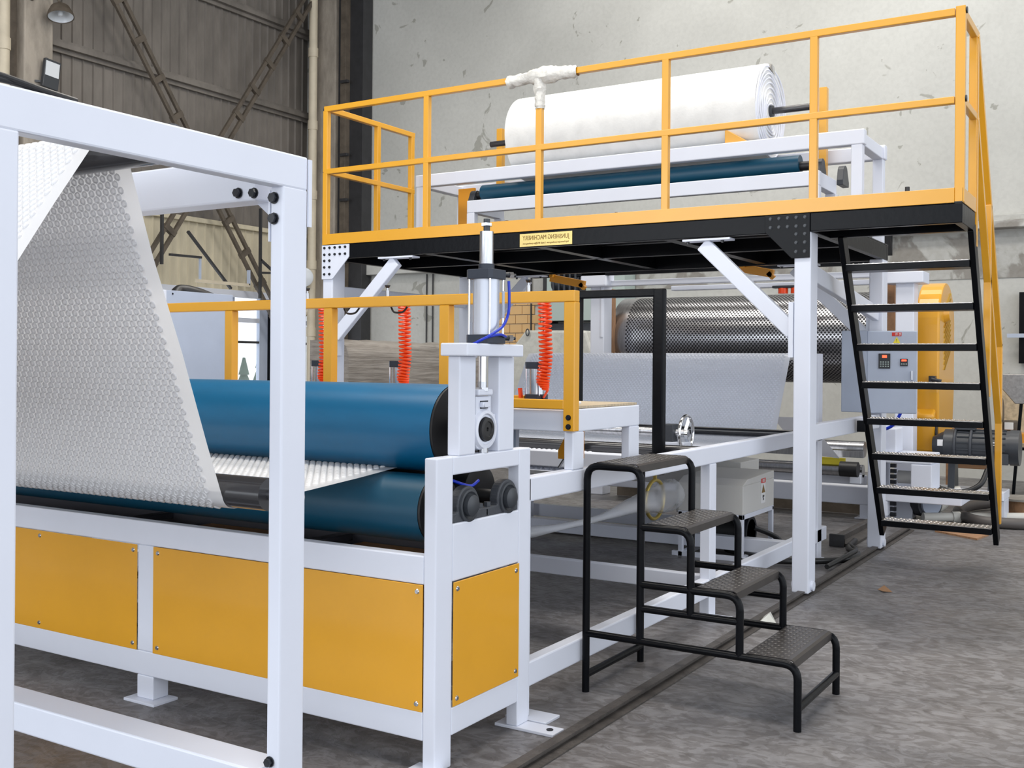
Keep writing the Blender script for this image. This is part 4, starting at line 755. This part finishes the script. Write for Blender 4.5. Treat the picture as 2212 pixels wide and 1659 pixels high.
t = thing('cardboard_box', 'open brown cardboard box beyond the electric motor', 'box', (-1.9, 13, 0)); box('carton', 'brown_board', t, -2.1, -1.75, 13, 13.4, .3, .75); box('carton_flap', 'wood', t, -2.12, -1.73, 12.9, 13.0, .72, .76)
t = thing('cut_off_saw', 'dark cut-off saw with round guard on a yellow base behind stair rail', 'saw', (-1.65, 13, .5)); MB().cyl((-1.62, 13, .93), (-1.58, 13, .93), .18, 28).build('blade_guard', 'rust_steel', t, .01); box('base', 'yellow_dark', t, -1.75, -1.35, 12.9, 13.2, .62, .72); box('motor_body', 'rust_steel', t, -1.58, -1.42, 12.95, 13.1, .72, .86, bev=.02); box('sticker', 'label_white', t, -1.55, -1.46, 12.93, 12.95, .76, .84)
t = thing('work_bench', 'brown board bench against the back wall at right edge', 'bench', (-1.2, 13.3, 0)); box('bench_top', 'ply', t, -2.2, -.5, 12.85, 13.6, .58, .62); box('bench_panel', 'ply', t, -1.7, -.5, 13.55, 13.6, .62, 1.3)
for x in (-2.15, -.6): box('bench_leg', 'wood', t, x, x+.06, 12.9, 12.96, 0, .58)
t = thing('wrapped_bale', 'pale film-wrapped bale on the floor at the right edge', 'bale', (-1.0, 12.3, 0)); lumpy([(-1.25, 12.3, .35), (-1.05, 12.3, .33), (-.7, 12.3, .33)], [.20, .32, .34, .3], 9).build('bale_body', 'clear_wrap', t)
# ------------------------------------------------------------------ background left of the drum
t = thing('wrapped_bundle', 'long grey bundle wrapped in wrinkled film behind the blue roll', 'bundle', (-7.4, 8.9, 0))
mb = MB(); vs = []; n = 14; rnd = random.Random(4)
for i in range(30):
    y = 8.25+i*.085
    for p in ((-7.0, .35), (-6.97, .8), (-6.98, 1.2), (-7.0, 1.5), (-7.04, 1.62), (-7.15, 1.665), (-7.4, 1.68), (-7.5, 1.66), (-7.52, .35)): vs.append((p[0]+rnd.uniform(-.012, .012), y, p[1]+rnd.uniform(-.012, .012)))
mb.add(vs, [(i*9+j, i*9+j+1, (i+1)*9+j+1, (i+1)*9+j) for i in range(29) for j in range(8)], True); mb.add(vs[:9], [tuple(range(9))]); mb.add(vs[-9:], [tuple(range(9))]); mb.build('film_cover', 'bundle_film', t)
for y in (8.4, 9.4, 10.4): box('skid', 'wood', t, -7.5, -7.0, y-.05, y+.05, 0, .35)
t = thing('switch_cabinet', 'tall blue-grey steel cabinet with black cables on top, left of yellow frame', 'cabinet', (-6.55, 5.6, 0))
box('cabinet_body', 'cabinet_blue', t, -6.9, -6.3, 5.2, 6.02, 0, 1.86, bev=.006); box('top_panel', 'cabinet_blue', t, -6.33, -6.3, 5.375, 6.03, 1.86, 1.97, bev=.002); box('corner_strip', 'white_paint', t, -6.36, -6.3, 5.30, 5.375, 1.86, 1.97, bev=.002)
for y, z in ((5.43, 1.945), (5.99, 1.90)): MB().cyl((-6.302, y, z), (-6.296, y, z), .007, 10).build('screw_hole', 'bolt_black', t)
MB().tube(spline([(-6.5, 5.62, 1.93), (-6.55, 5.72, 1.995), (-6.5, 5.85, 1.98), (-6.45, 6.0, 1.93)]), .045, 10).build('cable_bundle', 'hose_black', t); MB().tube(spline([(-6.45, 5.95, 1.91), (-6.5, 6.3, 1.90), (-6.5, 6.6, 1.925), (-6.5, 6.9, 1.89)]), .03, 10).build('cable_bundle', 'hose_black', t)
t = thing('wrapped_machine', 'pale machine under clear film with lifting eyes, behind the orange coil', 'machine', (-7.0, 12.5, 0))
MB().prism([(-7.85, 0), (-7.75, 1.6), (-7.48, 1.90), (-6.56, 1.89), (-6.45, 1.6), (-6.3, 0)], 'y', 12.5, 13.4).build('film_cover', 'clear_wrap', t, .03)
for x in (-7.42, -7.15, -6.75): MB().tube([(x, 12.48+0*a, 1.86+.0)+() if 0 else (x+.025*math.cos(a), 12.46, 1.87+.045*math.sin(a)) for a in [2*math.pi*i/14 for i in range(14)]], .009, 6, closed=True).build('lifting_eye', 'bearing_grey', t)
t = thing('green_cabinet', 'pale green wall cabinet behind the yellow frame corner', 'cabinet', (-7.9, 14.7, 0)); box('cabinet_body', 'green_cab', t, -8.35, -7.0, 14.6, 14.98, 2.12, 3.1); box('cabinet_base', 'bearing_grey', t, -8.35, -7.0, 14.7, 14.98, .8, 2.08); box('side_frame', 'dark_steel', t, -8.42, -8.35, 14.6, 14.98, .8, 3.1)
t = thing('brick_patch', 'orange brick patch in the back wall behind the air cylinder', 'brickwork', (-9.2, 14.99, 2)); 
b0 = None
for r in range(7):
    for c_ in range(4):
        x = -9.62+c_*.235-(.11 if r % 2 else 0)
        o = MB().box(x, x+.225, WY-.02, WY+.015, 1.5+r*.15, 1.64+r*.15).build('brick', 'brick_orange', t, .004)
t = thing('conduit_run', 'thin grey conduits running up the back wall behind the slitting frame', 'conduit', (-10.8, 14.9, 0))
for x in (-10.95, -10.82, -8.85): MB().cyl((x, WY-.03, 0), (x, WY-.03, 2.98), .014, 8).build('conduit', 'dark_steel', t)
t = thing('beam_ledge', 'pale painted wall beam with stencilled rows of marks in the corner', 'beam', (-9.5, 14.9, 3.2)); MB().box(-12.2, -4.6, 14.85, 15.0, 3.0, 3.3).build('beam', 'plaster', t, .01)
t = thing('wall_spotlight', 'round cream spotlight clamped to the corner drain pipe', 'spotlight', (-12.9, 14.1, 2.9))
MB().lathe([(.02, -.22), (.10, -.2), (.16, -.05), (.17, .02), (.16, .03), (.001, .02)], (-12.95, 14.05, 2.93), (.9, -.7, -.1), 24).build('head', 'glass_lamp', t); MB().bar((-13.2, 14.2, 2.95), (-12.95, 14.1, 2.95), .03, .05).build('bracket', 'rust_steel', t)
for a in (((-5.02, 8.86, 2.265), (-4.66, 8.86, 2.19), (-4.70, 8.86, 2.20), (-4.66, 8.86, 2.155)), ((-3.15, 8.86, 2.285), (-2.86, 8.86, 2.225), (-2.90, 8.86, 2.235), (-2.86, 8.86, 2.19))):
    h_ = MB().bar(a[0], a[1], .05, .07).bar((a[0][0]+.03, 8.83, a[0][2]), (a[0][0]+.03, 8.83, 2.33), .04, .06, (0, 1, 0)).build('hanging_bracket', 'yellow_dark', PF, .004); MB().bar(a[2], a[3], .05, .04).build('bracket_lip', 'yellow_dark', h_)
# ------------------------------------------------------------------ things seen through the base frame
t = thing('pump_cabinet', 'beige steel cabinet on a white frame with a black pump below', 'cabinet', (-2.95, 7.9, 0))
fx0, fx1, fy0, fy1 = -3.17, -2.66, 7.58, 8.30
for x in (fx0, fx1-.035):
    for y in (fy0, fy1-.035): box('frame_leg', 'white_paint', t, x, x+.035, y, y+.035, 0, .34)
tube_set('frame_rail', [(fx0-.05, fx1+.02, fy0, fy0+.035, .0, .035), (fx0, fx1, fy1-.035, fy1, .0, .035), (fx0, fx0+.035, fy0, fy1, .0, .035), (fx1-.035, fx1, fy0, fy1, .0, .035), (fx0, fx1, fy0, fy0+.035, .31, .345), (fx1-.035, fx1, fy0, fy1, .31, .345)], par=t, bev=.002)
MB().prism([(fx0, .345), (fx1, .345), (fx1, .56), (fx0, .56)], 'y', fy0, fy1).build('enclosure', 'beige_box', t, .004); MB().prism([(fy0, .56), (fy1, .56), (fy1, .62), (fy0+.1, .60)], 'x', fx0, fx1).build('lid', 'beige_box', t, .003)
wl_ = MB().box(fx1+.001, fx1+.003, 7.98, 8.08, .39, .58).build('warning_sign', 'label_white', t); MB().box(fx1+.003, fx1+.005, 7.98, 8.08, .545, .58).build('sign_heading', 'red_label', wl_); text('危险', .028, 'label_white', wl_, facing((fx1+.006, 8.03, .562), (1, 0, 0)), sx=-1); MB().add([(fx1+.005, 7.99, .47), (fx1+.005, 8.07, .47), (fx1+.005, 8.03, .535)], [(0, 1, 2)]).build('sign_triangle', 'ink', wl_); text('电危\n险', .022, 'ink_black', wl_, facing((fx1+.005, 8.03, .43), (1, 0, 0)), sx=-1)
MB().cyl((-3.02, 7.95, .17), (-2.72, 7.95, .17), .10, 28).build('pump_motor', 'black_rubber', t, .01); MB().cyl((-2.80, 7.95, .17), (-2.72, 7.95, .17), .125, 28).build('pump_head', 'bolt_black', t, .01); MB().box(-3.05, -2.7, 7.85, 8.05, .035, .06).build('pump_base', 'white_paint', t)
MB().tube(spline([(-2.72, 8.0, .2), (-2.6, 8.15, .12), (-2.5, 8.2, .03), (-2.3, 8.1, .03)]), .02, 10).build('cable', 'hose_black', t)
t = thing('guard_duct', 'beige sheet metal duct box behind the step stool', 'duct box', (-3.4, 8.3, 0)); MB().prism([(-5.1, .45), (-2.95, .45), (-2.95, .66), (-5.1, .80)], 'y', 8.35, 8.8).build('duct', 'beige_box', t, .006); box('lower_duct', 'beige_box', t, -3.5, -2.95, 8.32, 8.35, .22, .45); 
for x in (-5.0, -3.05): box('duct_leg', 'white_paint', t, x, x+.05, 8.4, 8.45, 0, .45)
box('duct_rail', 'white_paint', t, -5.1, -3.0, 8.5, 8.56, .05, .16)
t = thing('brass_ring', 'brass ring holding the clear film tube behind the step stool', 'ring', (-3.0, 6.9, .5))
MB().tube([(-3.06, 6.9-.17*math.cos(a)*.9, .505+.135*math.sin(a)) for a in [2*math.pi*i/40 for i in range(40)]], .013, 10, closed=True).build('ring', 'brass', t); MB().bar((-3.06, 6.9, .64), (-3.06, 6.9, .88), .02, .02, (0, 1, 0)).build('hanger_rod', 'brass', t)
t = thing('edge_trim_film', 'clear twisted edge trim film pulled through the brass ring', 'plastic film', (-3.1, 6.5, .45))
cp = [(-3.35, 4.9, .50), (-3.2, 5.4, .46), (-3.08, 6.0, .47), (-3.05, 6.5, .50), (-3.06, 6.9, .505), (-3.1, 7.25, .50)]
P_ = spline(cp, 6); rs = [.12, .09, .035, .03, .06, .09, .115, .11]; vs = []; n = 16; k = len(P_)
for i, p in enumerate(P_):
    u_ = i/(k-1)*(len(rs)-1); r = rs[int(u_)]*(1-u_ % 1)+rs[min(int(u_)+1, len(rs)-1)]*(u_ % 1)
    for j in range(n): a = 2*math.pi*j/n+.8*u_; vs.append((p.x+r*math.cos(a)*1.1, p.y, p.z+r*math.sin(a)*(.35+.10*u_)*(1+.08*random.uniform(-1, 1))+.0))
MB().add(vs, [(i*n+j, i*n+(j+1) % n, (i+1)*n+(j+1) % n, (i+1)*n+j) for i in range(k-1) for j in range(n)], True).build('film', 'clear_film', t)
t = thing('floor_rag', 'crumpled pale scrap of film on the floor beside the rail', 'scrap', (-2.0, 5.7, 0)); MB().add([(-1.98, 5.9, .004), (-1.92, 5.95, .05), (-1.85, 5.85, .004), (-1.93, 5.75, .02), (-1.9, 5.86, .06)], [(0, 1, 4), (1, 2, 4), (2, 3, 4), (3, 0, 4)]).build('scrap_film', 'clear_wrap', t)
t = thing('floor_scrap', 'tiny brown scrap on the floor right of the rail', 'scrap', (-1.55, 7.1, 0)); MB().add([(-1.60, 7.15, .002), (-1.57, 7.2, .025), (-1.5, 7.12, .002), (-1.55, 7.08, .008)], [(0, 1, 2), (0, 2, 3)]).build('scrap', 'brown_board', t)
